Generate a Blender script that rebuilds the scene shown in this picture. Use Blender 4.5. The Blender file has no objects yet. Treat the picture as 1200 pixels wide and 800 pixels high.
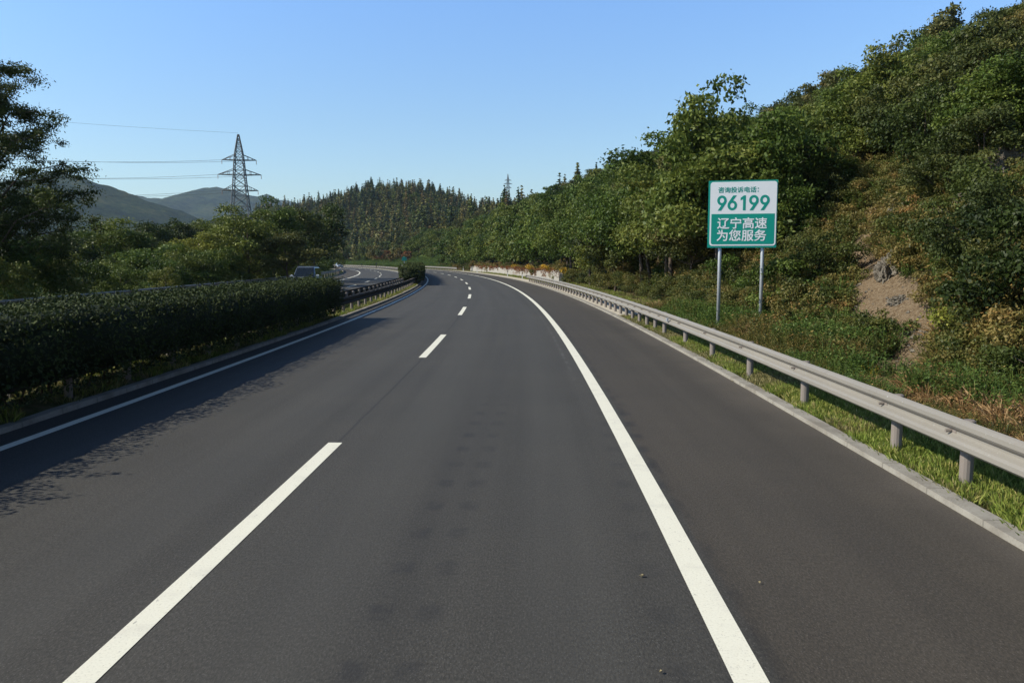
import bpy, math, time
import numpy as np
from mathutils import Vector, Matrix, noise as mn
T0 = time.time()
R = math.radians
sc = bpy.context.scene
C = sc.collection
rng = np.random.default_rng(11)

# ------------------------------------------------------------------ scene, light
w = bpy.data.worlds.new("World"); sc.world = w; w.use_nodes = True
SUN_EL, SUN_AZ_BACK = 36.0, 9.0          # sun stands to the left, a little behind the camera
sun_dir = Vector((-math.cos(R(SUN_AZ_BACK)) * math.cos(R(SUN_EL)), -math.sin(R(SUN_AZ_BACK)) * math.cos(R(SUN_EL)), math.sin(R(SUN_EL))))
nt = w.node_tree
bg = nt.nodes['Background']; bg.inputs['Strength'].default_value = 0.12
sky = nt.nodes.new('ShaderNodeTexSky'); sky.sky_type = 'NISHITA'; sky.sun_disc = False
sky.sun_elevation = R(SUN_EL); sky.sun_rotation = math.atan2(sun_dir.x, sun_dir.y)
sky.altitude = 200; sky.air_density = 1.0; sky.dust_density = 0.25; sky.ozone_density = 1.6
# sky tint: blue band above a pale horizon, overhead dimmed to cut fill light
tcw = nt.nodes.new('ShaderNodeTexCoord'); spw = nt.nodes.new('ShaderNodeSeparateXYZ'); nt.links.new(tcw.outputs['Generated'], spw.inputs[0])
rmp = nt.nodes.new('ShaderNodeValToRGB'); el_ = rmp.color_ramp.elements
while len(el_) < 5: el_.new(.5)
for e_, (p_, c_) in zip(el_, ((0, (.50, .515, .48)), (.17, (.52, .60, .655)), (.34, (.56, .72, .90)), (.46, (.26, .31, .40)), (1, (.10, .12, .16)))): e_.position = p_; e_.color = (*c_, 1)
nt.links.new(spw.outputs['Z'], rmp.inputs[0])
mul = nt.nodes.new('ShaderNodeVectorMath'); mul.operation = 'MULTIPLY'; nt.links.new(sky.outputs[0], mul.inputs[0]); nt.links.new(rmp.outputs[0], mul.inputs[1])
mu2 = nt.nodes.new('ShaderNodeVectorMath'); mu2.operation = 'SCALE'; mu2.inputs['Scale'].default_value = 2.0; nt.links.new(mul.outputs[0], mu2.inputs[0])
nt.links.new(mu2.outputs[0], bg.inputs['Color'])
sl = bpy.data.lights.new('sun', 'SUN'); sl.energy = 5.0; sl.angle = R(0.53); sl.color = (1.0, 0.94, 0.80)
so = bpy.data.objects.new('sun', sl); C.objects.link(so)
so.rotation_euler = sun_dir.to_track_quat('Z', 'Y').to_euler()
so.location = (-30, -10, 60)

H_CAM = 2.33
cam = bpy.data.cameras.new('camera'); cam.sensor_width = 36; cam.lens = 938 / 1200 * 36; cam.clip_end = 20000; cam.clip_start = .1
co = bpy.data.objects.new('camera', cam); C.objects.link(co)
co.location = (0, 0, H_CAM); co.rotation_euler = (R(90 - 5.78), 0, 0)
sc.camera = co
sc.view_settings.view_transform = 'Standard'; sc.view_settings.look = 'None'
sc.view_settings.exposure = 0.2; sc.view_settings.gamma = 1
cy = sc.cycles
cy.max_bounces = 5; cy.diffuse_bounces = 2; cy.glossy_bounces = 2; cy.transmission_bounces = 3; cy.volume_bounces = 0
cy.use_denoising = True
cy.sample_clamp_indirect = 4

# ------------------------------------------------------------------ helpers
def tag(o, label=None, cat=None, group=None, kind=None):
    if label: o['label'] = label
    if cat: o['category'] = cat
    if group: o['group'] = group
    if kind: o['kind'] = kind
    return o

def link(o, parent=None):
    C.objects.link(o)
    if parent is not None: o.parent = parent
    return o

def mk(name, V, F, mats, uv=None, tint=None, midx=None, smooth=False):
    V = np.asarray(V, dtype=np.float32).reshape(-1, 3)
    me = bpy.data.meshes.new(name)
    if isinstance(F, np.ndarray):
        k = F.shape[1]; n = len(F)
        me.vertices.add(len(V)); me.vertices.foreach_set('co', V.ravel())
        me.loops.add(n * k); me.loops.foreach_set('vertex_index', F.astype(np.int32).ravel())
        me.polygons.add(n)
        me.polygons.foreach_set('loop_start', np.arange(0, n * k, k, dtype=np.int32))
        me.polygons.foreach_set('loop_total', np.full(n, k, dtype=np.int32))
    else:
        me.from_pydata([tuple(map(float, v)) for v in V], [], [tuple(int(i) for i in f) for f in F]); n = len(F)
    for m in (mats if isinstance(mats, (list, tuple)) else [mats]): me.materials.append(m)
    if uv is not None:
        li = np.empty(len(me.loops), dtype=np.int32); me.loops.foreach_get('vertex_index', li)
        l = me.uv_layers.new(name='UVMap'); l.data.foreach_set('uv', np.asarray(uv, dtype=np.float32)[li].ravel())
    if tint is not None:
        a = me.attributes.new('tint', 'FLOAT', 'FACE'); a.data.foreach_set('value', np.asarray(tint, dtype=np.float32))
    if midx is not None: me.polygons.foreach_set('material_index', np.asarray(midx, dtype=np.int32))
    if smooth: me.polygons.foreach_set('use_smooth', np.ones(n, dtype=bool))
    me.update(calc_edges=True)
    return me

def obj(name, me, parent=None, base=None):
    """link one mesh; with base given, mesh coordinates are world ones and the parent stands at base"""
    o = bpy.data.objects.new(name, me); link(o, parent)
    if base is not None: o.location = -Vector(base)
    return o

def empty(name, loc):
    e = bpy.data.objects.new(name, None); e.empty_display_size = .3; link(e); e.location = loc
    return e

class MB:
    """collects boxes, bars and tubes into one mesh"""
    def __init__(s): s.V = []; s.F = []
    def add(s, V, F):
        n = len(s.V); s.V += [tuple(v) for v in V]; s.F += [tuple(i + n for i in f) for f in F]
    def box(s, c, d, rz=0.0):
        x, y, z = [q / 2 for q in d]; cr, sr = math.cos(rz), math.sin(rz); V = []
        for dz in (-z, z):
            for dx, dy in ((-x, -y), (x, -y), (x, y), (-x, y)):
                V.append((c[0] + dx * cr - dy * sr, c[1] + dx * sr + dy * cr, c[2] + dz))
        s.add(V, [(3, 2, 1, 0), (4, 5, 6, 7), (0, 1, 5, 4), (1, 2, 6, 5), (2, 3, 7, 6), (3, 0, 4, 7)])
    def tube(s, pts, rad, n=8, cap=True):
        pts = [Vector(p) for p in pts]; rad = rad if isinstance(rad, (list, tuple)) else [rad] * len(pts)
        V = []; F = []
        for i, p in enumerate(pts):
            t = (pts[min(i + 1, len(pts) - 1)] - pts[max(i - 1, 0)]).normalized()
            a = Vector((0, 0, 1)) if abs(t.z) < .9 else Vector((1, 0, 0))
            u = t.cross(a).normalized(); v = t.cross(u).normalized()
            for k in range(n):
                an = 2 * math.pi * k / n; V.append(p + (u * math.cos(an) + v * math.sin(an)) * rad[i])
        for i in range(len(pts) - 1):
            for k in range(n): F.append((i * n + k, i * n + (k + 1) % n, (i + 1) * n + (k + 1) % n, (i + 1) * n + k))
        if cap: F.append(tuple(range(n - 1, -1, -1))); F.append(tuple(range((len(pts) - 1) * n, len(pts) * n)))
        s.add(V, F)
    def bar(s, a, b, wd): s.tube([a, b], wd * .707, 4)
    def mesh(s, name, mat, smooth=False): return mk(name, s.V, s.F, mat, smooth=smooth)

# materials -----------------------------------------------------------
class NT:
    def __init__(s, name):
        s.m = bpy.data.materials.new(name); s.m.use_nodes = True; s.t = s.m.node_tree; s.n = s.t.nodes; s.n.clear()
        s.out = s.n.new('ShaderNodeOutputMaterial')
    def new(s, ty, **k):
        nd = s.n.new(ty)
        for a, v in k.items(): setattr(nd, a, v)
        return nd
    def L(s, a, b): s.t.links.new(a, b)
    def val(s, sock, v):
        if hasattr(v, 'is_linked') or hasattr(v, 'node'): s.L(v, sock)
        else: sock.default_value = v
    def math(s, op, a, b=0.0, c=None, clamp=False):
        n = s.new('ShaderNodeMath', operation=op, use_clamp=clamp); s.val(n.inputs[0], a); s.val(n.inputs[1], b)
        if c is not None: s.val(n.inputs[2], c)
        return n.outputs[0]
    def noise(s, scale, vec=None, detail=4, rough=.55, sep=None):
        n = s.new('ShaderNodeTexNoise'); n.inputs['Scale'].default_value = scale; n.inputs['Detail'].default_value = detail
        n.inputs['Roughness'].default_value = rough
        if vec is not None: s.L(vec, n.inputs['Vector'])
        return n.outputs['Fac']
    def ramp(s, fac, stops, interp='LINEAR'):
        n = s.new('ShaderNodeValToRGB'); s.val(n.inputs[0], fac); e = n.color_ramp.elements; n.color_ramp.interpolation = interp
        while len(e) < len(stops): e.new(.5)
        for el, (p, c) in zip(e, stops): el.position = p; el.color = (*c, 1) if len(c) == 3 else c
        return n.outputs['Color']
    def mix(s, f, a, b, mode='MIX'):
        n = s.new('ShaderNodeMix', data_type='RGBA', blend_type=mode); s.val(n.inputs[0], f)
        for sk, v in ((n.inputs[6], a), (n.inputs[7], b)):
            if isinstance(v, tuple): sk.default_value = (*v, 1) if len(v) == 3 else v
            else: s.L(v, sk)
        return n.outputs[2]
    def mapr(s, v, a, b, c=0.0, d=1.0, smooth=True):
        n = s.new('ShaderNodeMapRange', interpolation_type='SMOOTHSTEP' if smooth else 'LINEAR'); s.val(n.inputs[0], v)
        for i, q in enumerate((a, b, c, d)): n.inputs[i + 1].default_value = q
        return n.outputs[0]
    def scalevec(s, vec, xyz):
        n = s.new('ShaderNodeMapping'); s.L(vec, n.inputs[0]); n.inputs['Scale'].default_value = xyz
        return n.outputs[0]
    def bsdf(s, col, rough=.7, spec=.3, metal=0.0, bump=None, bstr=.3, bdist=.02):
        p = s.new('ShaderNodeBsdfPrincipled')
        s.val(p.inputs['Base Color'], (*col, 1) if isinstance(col, tuple) else col); s.val(p.inputs['Roughness'], rough)
        p.inputs['Specular IOR Level'].default_value = spec; p.inputs['Metallic'].default_value = metal
        if bump is not None:
            b = s.new('ShaderNodeBump'); b.inputs['Strength'].default_value = bstr; b.inputs['Distance'].default_value = bdist
            s.L(bump, b.inputs['Height']); s.L(b.outputs[0], p.inputs['Normal'])
        s.L(p.outputs[0], s.out.inputs[0]); return p
    def geo(s): return s.new('ShaderNodeNewGeometry').outputs['Position']
    def objc(s): return s.new('ShaderNodeTexCoord').outputs['Object']
    def uv(s): return s.new('ShaderNodeTexCoord').outputs['UV']

def plain(name, col, rough=.6, spec=.3, metal=0.0, var=.12, scale=8):
    m = NT(name); n = m.noise(scale, m.objc())
    c = m.mix(n, tuple(q * (1 - var) for q in col), tuple(min(1, q * (1 + var)) for q in col))
    m.bsdf(c, rough, spec, metal); return m.m

def leafmat(name, stops, trans=.26, spread=.9, rough=.52):
    """leaf colour: a per-plant pick on the ramp, varied per leaf clump by the tint attribute"""
    m = NT(name)
    a = m.new('ShaderNodeAttribute', attribute_name='tint').outputs['Fac']
    r = m.new('ShaderNodeObjectInfo').outputs['Random']
    f = m.math('ADD', m.math('MULTIPLY', r, 1 - spread * .55), m.math('MULTIPLY', a, spread * .55), clamp=True)
    c = m.ramp(f, stops)
    v = m.mapr(a, 0, 1, .62, 1.38, False)
    hs = m.new('ShaderNodeHueSaturation'); m.L(c, hs.inputs['Color']); m.L(v, hs.inputs['Value'])
    d = m.new('ShaderNodeBsdfPrincipled'); m.L(hs.outputs[0], d.inputs['Base Color']); d.inputs['Roughness'].default_value = rough
    d.inputs['Specular IOR Level'].default_value = .24
    t = m.new('ShaderNodeBsdfTranslucent'); m.L(hs.outputs[0], t.inputs['Color'])
    x = m.new('ShaderNodeMixShader'); x.inputs[0].default_value = trans
    m.L(d.outputs[0], x.inputs[1]); m.L(t.outputs[0], x.inputs[2]); m.L(x.outputs[0], m.out.inputs[0])
    return m.m

M = {}
M['leaf_fresh'] = leafmat('leaf_fresh', [(0, (.035, .065, .012)), (.4, (.08, .125, .02)), (.75, (.135, .16, .03)), (1, (.20, .17, .04))])
M['leaf_oak'] = leafmat('leaf_oak', [(0, (.035, .055, .014)), (.35, (.075, .095, .024)), (.65, (.13, .125, .035)), (.9, (.20, .15, .045)), (1, (.22, .11, .04))])
M['leaf_scrub'] = leafmat('leaf_scrub', [(0, (.03, .048, .012)), (.3, (.07, .09, .02)), (.56, (.14, .135, .034)), (.8, (.22, .16, .05)), (1, (.28, .14, .05))])
M['leaf_autumn'] = leafmat('leaf_autumn', [(0, (.06, .10, .02)), (.45, (.17, .19, .032)), (.8, (.30, .26, .04)), (1, (.38, .17, .035))])
M['leaf_yellow'] = leafmat('leaf_yellow', [(0, (.30, .20, .02)), (.6, (.5, .32, .03)), (1, (.55, .25, .03))])
M['leaf_red'] = leafmat('leaf_red', [(0, (.06, .07, .02)), (.35, (.13, .09, .03)), (.7, (.22, .08, .035)), (1, (.28, .15, .04))])
M['leaf_dark'] = leafmat('leaf_dark', [(0, (.022, .038, .009)), (.5, (.048, .07, .014)), (1, (.09, .105, .022))])
M['leaf_hedge'] = leafmat('leaf_hedge', [(0, (.018, .03, .008)), (.5, (.055, .075, .018)), (.85, (.12, .13, .035)), (1, (.16, .14, .045))], trans=.08, rough=.75)
M['leaf_conifer'] = leafmat('leaf_conifer', [(0, (.035, .06, .018)), (.3, (.095, .12, .028)), (.55, (.165, .15, .04)), (.8, (.13, .10, .035)), (1, (.17, .10, .038))], trans=.06, spread=.5)
M['leaf_pine'] = leafmat('leaf_pine', [(0, (.02, .042, .015)), (.6, (.045, .07, .02)), (1, (.10, .09, .03))], trans=.06, spread=.5)
M['leaf_grass'] = leafmat('leaf_grass', [(0, (.11, .16, .025)), (.5, (.20, .26, .045)), (.8, (.29, .28, .075)), (1, (.42, .33, .15))], trans=.3)
M['leaf_drygrass'] = leafmat('leaf_drygrass', [(0, (.09, .13, .03)), (.45, (.20, .19, .07)), (1, (.34, .27, .13))], trans=.3)
M['leaf_fern'] = leafmat('leaf_fern', [(0, (.16, .13, .05)), (.4, (.30, .17, .07)), (1, (.42, .29, .15))], trans=.25)
M['leaf_tall'] = leafmat('leaf_tall', [(0, (.045, .085, .018)), (.5, (.09, .15, .03)), (1, (.15, .18, .04))], trans=.3)

def bark():
    m = NT('bark'); v = m.scalevec(m.objc(), (6, 6, 1.2)); n = m.noise(3, v, 6)
    m.bsdf(m.ramp(n, [(.3, (.05, .038, .028)), (.6, (.13, .10, .08)), (.8, (.2, .17, .14))]), .9, .1, bump=n, bstr=.6); return m.m
M['bark'] = bark()

# ------------------------------------------------------------------ road geometry: s along the dashed line, o to its right
X0, S0, RAD = -2.15, 23.0, 700.0
def P(s, o, z=0.0):
    th = (s - S0) / RAD
    return Vector((X0 - RAD + (RAD + o) * math.cos(th), S0 + (RAD + o) * math.sin(th), z))
def so_of(x, y):
    dx, dy = x - (X0 - RAD), y - S0
    return S0 + RAD * math.atan2(dy, dx), math.hypot(dx, dy) - RAD
def head(s): return (s - S0) / RAD
def project(p):
    v = Vector(p) - Vector((0, 0, H_CAM)); a = R(5.78)
    d = v.y * math.cos(a) - v.z * math.sin(a); u = v.z * math.cos(a) + v.y * math.sin(a)
    if d < .1: return None
    return 600 + 938 * v.x / d, 400 - 938 * u / d, d
def srange(a, b, step):
    n = max(1, int(math.ceil((b - a) / step))); return [a + (b - a) * i / n for i in range(n + 1)]

def sweep(name, prof, ss, mat, closed=False, cap=False, wob=None):
    """sweep a cross-section [(o, z)] along the road; UV = (o or arclength, s)"""
    V = []; U = []; k = len(prof)
    for i, s in enumerate(ss):
        for j, (o, z) in enumerate(prof):
            dz = wob(s, o) if wob else 0
            V.append(P(s, o, z + dz)); U.append((o, s))
    F = []
    for i in range(len(ss) - 1):
        for j in range(k if closed else k - 1):
            a = i * k + j; b = i * k + (j + 1) % k
            F.append((a, b, b + k, a + k))
    if cap: F.append(tuple(range(k - 1, -1, -1))); F.append(tuple(range((len(ss) - 1) * k, len(ss) * k)))
    return mk(name, V, F, mat, uv=U)

# ------------------------------------------------------------------ surface materials
def asphalt():
    m = NT('asphalt'); uv = m.uv(); sp = m.new('ShaderNodeSeparateXYZ'); m.L(uv, sp.inputs[0]); u, v = sp.outputs[0], sp.outputs[1]
    fine = m.noise(260, uv, 2, .7); speck = m.noise(75, uv, 3, .7); grit = m.noise(1.0, m.scalevec(uv, (70, 26, 1)), 4, .75); streak = m.noise(1.0, m.scalevec(uv, (2.2, .05, 1)), 5, .6)
    patch = m.noise(.35, uv, 5, .6); GR = grit
    c = m.ramp(fine, [(.3, (.034, .032, .028)), (.5, (.055, .052, .0455)), (.72, (.098, .093, .081))])
    c = m.mix(1.0, c, m.ramp(GR, [(.3, (.5, .5, .5)), (.5, (1.0, 1.0, 1.0)), (.7, (1.7, 1.69, 1.66))]), 'MULTIPLY')
    c = m.mix(m.mapr(streak, .3, .75), c, m.mix(1.0, c, (.80, .80, .80), 'MULTIPLY'))
    c = m.mix(m.mapr(patch, .35, .7, 0, .6), c, m.mix(1.0, c, (1.22, 1.2, 1.17), 'MULTIPLY'))
    vo = m.new('ShaderNodeTexVoronoi'); vo.inputs['Scale'].default_value = 42; m.L(uv, vo.inputs['Vector'])
    c = m.mix(m.mapr(vo.outputs['Distance'], .10, .22, .55, 0), c, (.17, .165, .155))
    # the hard shoulder was laid from another, browner mix
    sh = m.mapr(u, 3.86, 3.93)
    shc = m.mix(1.0, c, (1.06, .97, .88), 'MULTIPLY')
    dirt = m.mapr(m.math('ADD', u, m.math('MULTIPLY', patch, 1.6)), 6.5, 7.7, 0, .35)
    c = m.mix(sh, c, m.mix(dirt, shc, (.17, .145, .12)))
    # wheel paths, slightly polished
    def band(x, cx, wd): return m.mapr(m.math('ABSOLUTE', m.math('SUBTRACT', x, cx)), wd * .3, wd, 1, 0)
    wp = m.math('MAXIMUM', m.math('MAXIMUM', band(u, .95, .55), band(u, 2.75, .55)), m.math('MAXIMUM', band(u, -.95, .55), band(u, -2.8, .55)))
    c = m.mix(m.math('MULTIPLY', wp, .18), c, (.083, .081, .074))
    # rolled-in dark spots every 0.77 m in four rows
    dr = m.math('MULTIPLY', m.math('SUBTRACT', v, 4.39), .034)
    fr = m.math('ABSOLUTE', m.math('SUBTRACT', m.math('FRACT', m.math('DIVIDE', m.math('SUBTRACT', v, 4.0), .775)), .5))
    rows = None
    for c0, st in ((1.48, 1.0), (1.80, .7), (3.70, .9), (3.35, .45)):
        b = m.math('MULTIPLY', band(m.math('SUBTRACT', u, dr), c0, .13), st)
        rows = b if rows is None else m.math('MAXIMUM', rows, b)
    dots = m.math('MULTIPLY', m.math('MULTIPLY', m.mapr(fr, .08, .26, 1, 0), rows), m.mapr(m.noise(7, uv, 4), .36, .58, .45, 1))
    dots = m.math('MULTIPLY', dots, m.mapr(v, 11, 16, 1, .0))
    tail = m.math('MULTIPLY', band(m.math('SUBTRACT', u, dr), 1.52, .35), m.mapr(v, 3, 30, .2, .05))
    c = m.mix(m.math('MULTIPLY', m.math('MAXIMUM', dots, tail), .58), c, (.022, .022, .024))
    # longitudinal paving joint under the dashes and an old ghost line
    wig = m.math('MULTIPLY', m.math('SUBTRACT', m.noise(.8, m.scalevec(uv, (0, 1, 0)), 3), .5), .06)
    j = band(m.math('ADD', u, wig), .02, .03)
    c = m.mix(m.math('MULTIPLY', j, .6), c, (.025, .025, .025))
    gl = m.math('MULTIPLY', band(m.math('ADD', u, wig), 3.42, .05), m.math('MULTIPLY', m.mapr(v, 14, 18, 0, 1), m.mapr(m.noise(2, uv, 3), .4, .7, 0, .22)))
    c = m.mix(gl, c, (.22, .22, .21))
    tar = m.math('MULTIPLY', band(m.math('ADD', u, wig), 3.93, .07), m.mapr(m.noise(1.5, uv, 4), .4, .65, 0, .5))
    c = m.mix(tar, c, (.02, .02, .02))
    m.bsdf(c, .78, .35, bump=m.math('ADD', fine, speck), bstr=.55, bdist=.004); return m.m
M['asphalt'] = asphalt()

def paint():
    m = NT('road_paint'); uv = m.uv(); n = m.noise(60, uv, 4, .7); p = m.noise(3, uv, 4)
    c = m.ramp(n, [(.28, (.50, .48, .38)), (.42, (.78, .76, .63)), (.8, (.87, .85, .72))])
    c = m.mix(m.mapr(p, .5, .75, 0, .3), c, (.5, .48, .42))
    c = m.mix(m.mapr(m.noise(22, m.scalevec(uv, (1, .5, 1)), 6, .75), .60, .68, 0, .6), c, (.22, .21, .19))
    m.bsdf(c, .6, .3, bump=n, bstr=.3, bdist=.003); return m.m
M['paint'] = paint()

def concrete(name, a, b, joint=1.0, dark=(.16, .14, .11)):
    m = NT(name); uv = m.uv(); sp = m.new('ShaderNodeSeparateXYZ'); m.L(uv, sp.inputs[0])
    n = m.noise(4, m.geo(), 6, .65); n2 = m.noise(40, m.geo(), 4, .7)
    c = m.mix(n, a, b); c = m.mix(m.mapr(n2, .5, .75, 0, .5), c, dark)
    fr = m.math('ABSOLUTE', m.math('SUBTRACT', m.math('FRACT', m.math('DIVIDE', sp.outputs[1], joint)), .5))
    c = m.mix(m.mapr(fr, .48, .495, 0, .5), c, (.09, .08, .065))
    c = m.mix(m.mapr(m.noise(1.3, m.geo(), 6, .7), .45, .65, 0, .75), c, tuple(.5 * (p + q) for p, q in zip(a, dark)))
    m.bsdf(c, .9, .15, bump=n2, bstr=.5, bdist=.01); return m.m
M['kerb'] = concrete('kerb_concrete', (.24, .22, .19), (.40, .38, .33), 1.0)
M['gutter'] = concrete('gutter_concrete', (.52, .47, .38), (.62, .57, .47), 4, (.34, .29, .22))
M['wall'] = concrete('wall_concrete', (.30, .285, .255), (.42, .40, .36), 3.0, (.3, .27, .22))

def soil(name, stops, scale=2.2):
    m = NT(name); g = m.geo(); n = m.noise(scale, g, 8, .65); n2 = m.noise(22, g, 5, .7)
    c = m.ramp(m.math('ADD', m.math('MULTIPLY', n, .65), m.math('MULTIPLY', n2, .35)), stops)
    m.bsdf(c, .95, .08, bump=n2, bstr=.9, bdist=.08); return m.m
def hillsoil():
    m = NT('hill_soil'); g = m.geo(); n = m.noise(2.2, g, 8, .65); n2 = m.noise(22, g, 5, .7); n3 = m.noise(9, g, 6, .75)
    f = m.math('ADD', m.math('MULTIPLY', n, .5), m.math('MULTIPLY', n3, .5))
    c = m.ramp(f, [(.38, (.03, .028, .014)), (.46, (.075, .058, .03)), (.53, (.13, .095, .055)), (.6, (.07, .075, .03)), (.7, (.19, .145, .09))])
    dn = m.ramp(m.math('ADD', m.math('MULTIPLY', n2, .5), m.math('MULTIPLY', n3, .5)), [(.38, (.14, .09, .05)), (.46, (.32, .225, .135)), (.55, (.45, .335, .215)), (.66, (.56, .46, .34))])
    ba = m.new('ShaderNodeAttribute', attribute_name='bare').outputs['Fac']
    k = m.mapr(m.math('ADD', ba, m.math('MULTIPLY', m.math('SUBTRACT', n3, .5), 1.1)), .55, .70)
    m.bsdf(m.mix(k, c, dn), .95, .05, bump=m.math('ADD', n2, n3), bstr=1, bdist=.16); return m.m
M['soil'] = hillsoil()
M['verge'] = soil('verge_soil', [(.38, (.06, .08, .025)), (.5, (.13, .13, .05)), (.62, (.22, .18, .10)), (.75, (.14, .17, .05))], 3)
M['dirt'] = soil('path_dirt', [(.36, (.10, .065, .035)), (.48, (.23, .155, .085)), (.6, (.32, .23, .135)), (.72, (.40, .31, .21))], 5)
M['land'] = soil('land_grass', [(.38, (.02, .035, .01)), (.55, (.045, .07, .02)), (.7, (.09, .10, .035))], .12)
M['bank'] = soil('bank_grass', [(.38, (.04, .06, .016)), (.55, (.07, .10, .025)), (.7, (.10, .12, .035))], .6)
def rockmat():
    m = NT('rock'); g = m.geo(); v = m.scalevec(g, (1, 1, 2.6)); n = m.noise(2.6, v, 8, .7); n2 = m.noise(12, g, 6, .7)
    c = m.ramp(m.math('ADD', m.math('MULTIPLY', n, .6), m.math('MULTIPLY', n2, .4)), [(.36, (.05, .042, .03)), (.45, (.18, .155, .12)), (.56, (.34, .30, .245)), (.7, (.20, .18, .10))])
    m.bsdf(c, .95, .1, bump=m.math('ADD', n, n2), bstr=1, bdist=.15); return m.m
M['rock'] = rockmat()
def mountmat(name, a, b, c3):
    m = NT(name); g = m.geo(); n = m.noise(.012, g, 8, .65); n2 = m.noise(.055, g, 6, .8)
    c = m.ramp(m.math('ADD', m.math('MULTIPLY', n, .5), m.math('MULTIPLY', n2, .5)), [(.42, a), (.5, b), (.6, c3)])
    m.bsdf(c, 1, 0, bump=n2, bstr=1, bdist=22); return m.m
M['mount'] = mountmat('mountain_forest', (.006, .018, .006), (.034, .058, .018), (.095, .10, .032))
M['forest_floor'] = mountmat('forest_floor', (.02, .03, .012), (.05, .06, .02), (.09, .08, .035))
def railmat(name, col, chips=True):
    m = NT(name); g = m.geo(); n = m.noise(1.5, m.scalevec(g, (1, .3, 1)), 6, .6); n2 = m.noise(30, g, 3, .6)
    c = m.mix(n, tuple(q * .8 for q in col), tuple(q * 1.12 for q in col))
    if chips: c = m.mix(m.mapr(n2, .71, .74, 0, .8), c, (.62, .60, .56))
    c = m.mix(m.mapr(m.noise(5, g, 5, .7), .6, .8, 0, .5), c, (.14, .12, .10))
    m.bsdf(c, .5, .35, bump=n2, bstr=.05, bdist=.01); return m.m
M['rail'] = railmat('rail_steel', (.27, .25, .218))
M['rail_shade'] = railmat('rail_steel_shade', (.06, .057, .052), False)  # darker rail steel: shade on the median rails is put into its colour
for n_ in M['rail_shade'].node_tree.nodes:
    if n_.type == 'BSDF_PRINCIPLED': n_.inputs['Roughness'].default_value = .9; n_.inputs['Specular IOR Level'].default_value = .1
M['post'] = railmat('post_steel', (.25, .215, .19), False)
M['galv'] = plain('galvanised_steel', (.42, .44, .47), .45, .4, .3, .2, 12)
M['lattice'] = plain('lattice_steel', (.11, .115, .12), .6, .3, .2)
M['wire'] = plain('wire', (.12, .13, .14), .6)
M['insul'] = plain('insulator', (.30, .16, .12), .3)

# ------------------------------------------------------------------ setting: land, roads
me = mk('ground', [(-6500, -300, -.14), (6500, -300, -.14), (6500, 8500, -.14), (-6500, 8500, -.14)], [(0, 1, 2, 3)], M['land'])
tag(obj('ground', me), kind='structure')
SS = srange(-25, 620, 3)
tag(obj('road', sweep('road', [(-4.62, -.1), (-4.62, 0), (-2, 0), (2, 0), (6.475, 0), (6.475, -.1)], SS, M['asphalt'])), kind='structure')
# the opposite carriageway, mirrored UVs so the same mix of asphalt applies
def sweep_uv(name, prof, ss, mat, fu):
    m_ = sweep(name, prof, ss, mat); l = m_.uv_layers[0]; a = np.empty(len(m_.loops) * 2, dtype=np.float32); l.data.foreach_get('uv', a)
    a[0::2] = fu(a[0::2]); a[1::2] += 40; l.data.foreach_set('uv', a); return m_
o2 = obj('opposite_road', sweep_uv('opposite_road', [(-17.3, -.1), (-17.3, 0), (-12, 0), (-6.48, 0), (-6.48, -.1)], SS, M['asphalt'], lambda u: -(u + 10.7)))
tag(o2, kind='structure')
def lines():
    mb = MB()
    def strip(o, wd, a, b):
        ss = srange(a, b, 3); V = []; n = len(ss)
        for s in ss: V += [P(s, o - wd / 2, .004), P(s, o + wd / 2, .004)]
        mb.add(V, [(2 * i, 2 * i + 1, 2 * i + 3, 2 * i + 2) for i in range(n - 1)])
    def solid(o, wd):
        strip(o, wd, -25, 96); s = 96.0
        while s < 560: strip(o, wd, s, s + 9.4); s += 10
    solid(3.73, .20); solid(-4.08, .16); solid(-7.0, .18); solid(-14.4, .2)
    s = 4.1 - 30.1
    while s < 600: strip(0, .18, s, s + 6); s += 15.05
    s = 71.5 - 90.3
    while s < 600: strip(-10.7, .18, s, s + 6.3); s += 15.05
    U = [(v[0], v[1]) for v in mb.V]
    return mk('road_marking', mb.V, mb.F, M['paint'], uv=U)
tag(obj('road_marking', lines()), kind='structure')
# kerbs: long low concrete stones, joint lines in the material; wobble as settled stones
def wob(s, o): return .012 * mn.noise(Vector((s * .9, o * .3, 0)))
def kerb(name, o0, o1, z, ss, outer):
    return tag(obj(name, sweep(name, [(o0, -.1), (o0 + .005, z), (o1 - .005, z), (o1, -.1)], ss, M['kerb'], wob=wob)), kind='structure')
kerb('kerb', 6.48, 6.68, .055, srange(-25, 33, .5) + srange(33.5, 600, 4), 1)
kerb('median_kerb', -4.80, -4.63, .08, srange(-25, 170, 1) + srange(171, 600, 5), 1)
kerb('median_kerb', -6.47, -6.32, .08, srange(-25, 170, 2) + srange(172, 600, 5), -1)
kerb('verge_kerb', -17.5, -17.31, .08, srange(-25, 600, 5), -1)
tag(obj('median_soil', sweep('median_soil', [(-6.33, .03), (-5.9, .10), (-5.2, .10), (-4.79, .03)], srange(-25, 600, 3), M['verge'])), kind='structure')
tag(obj('gutter', sweep('gutter', [(6.675, -.1), (6.69, .035), (6.85, .02), (7.8, .03), (8.05, .0), (8.05, -.2)], srange(33.3, 190, 2), M['gutter'])), kind='structure')

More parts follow.
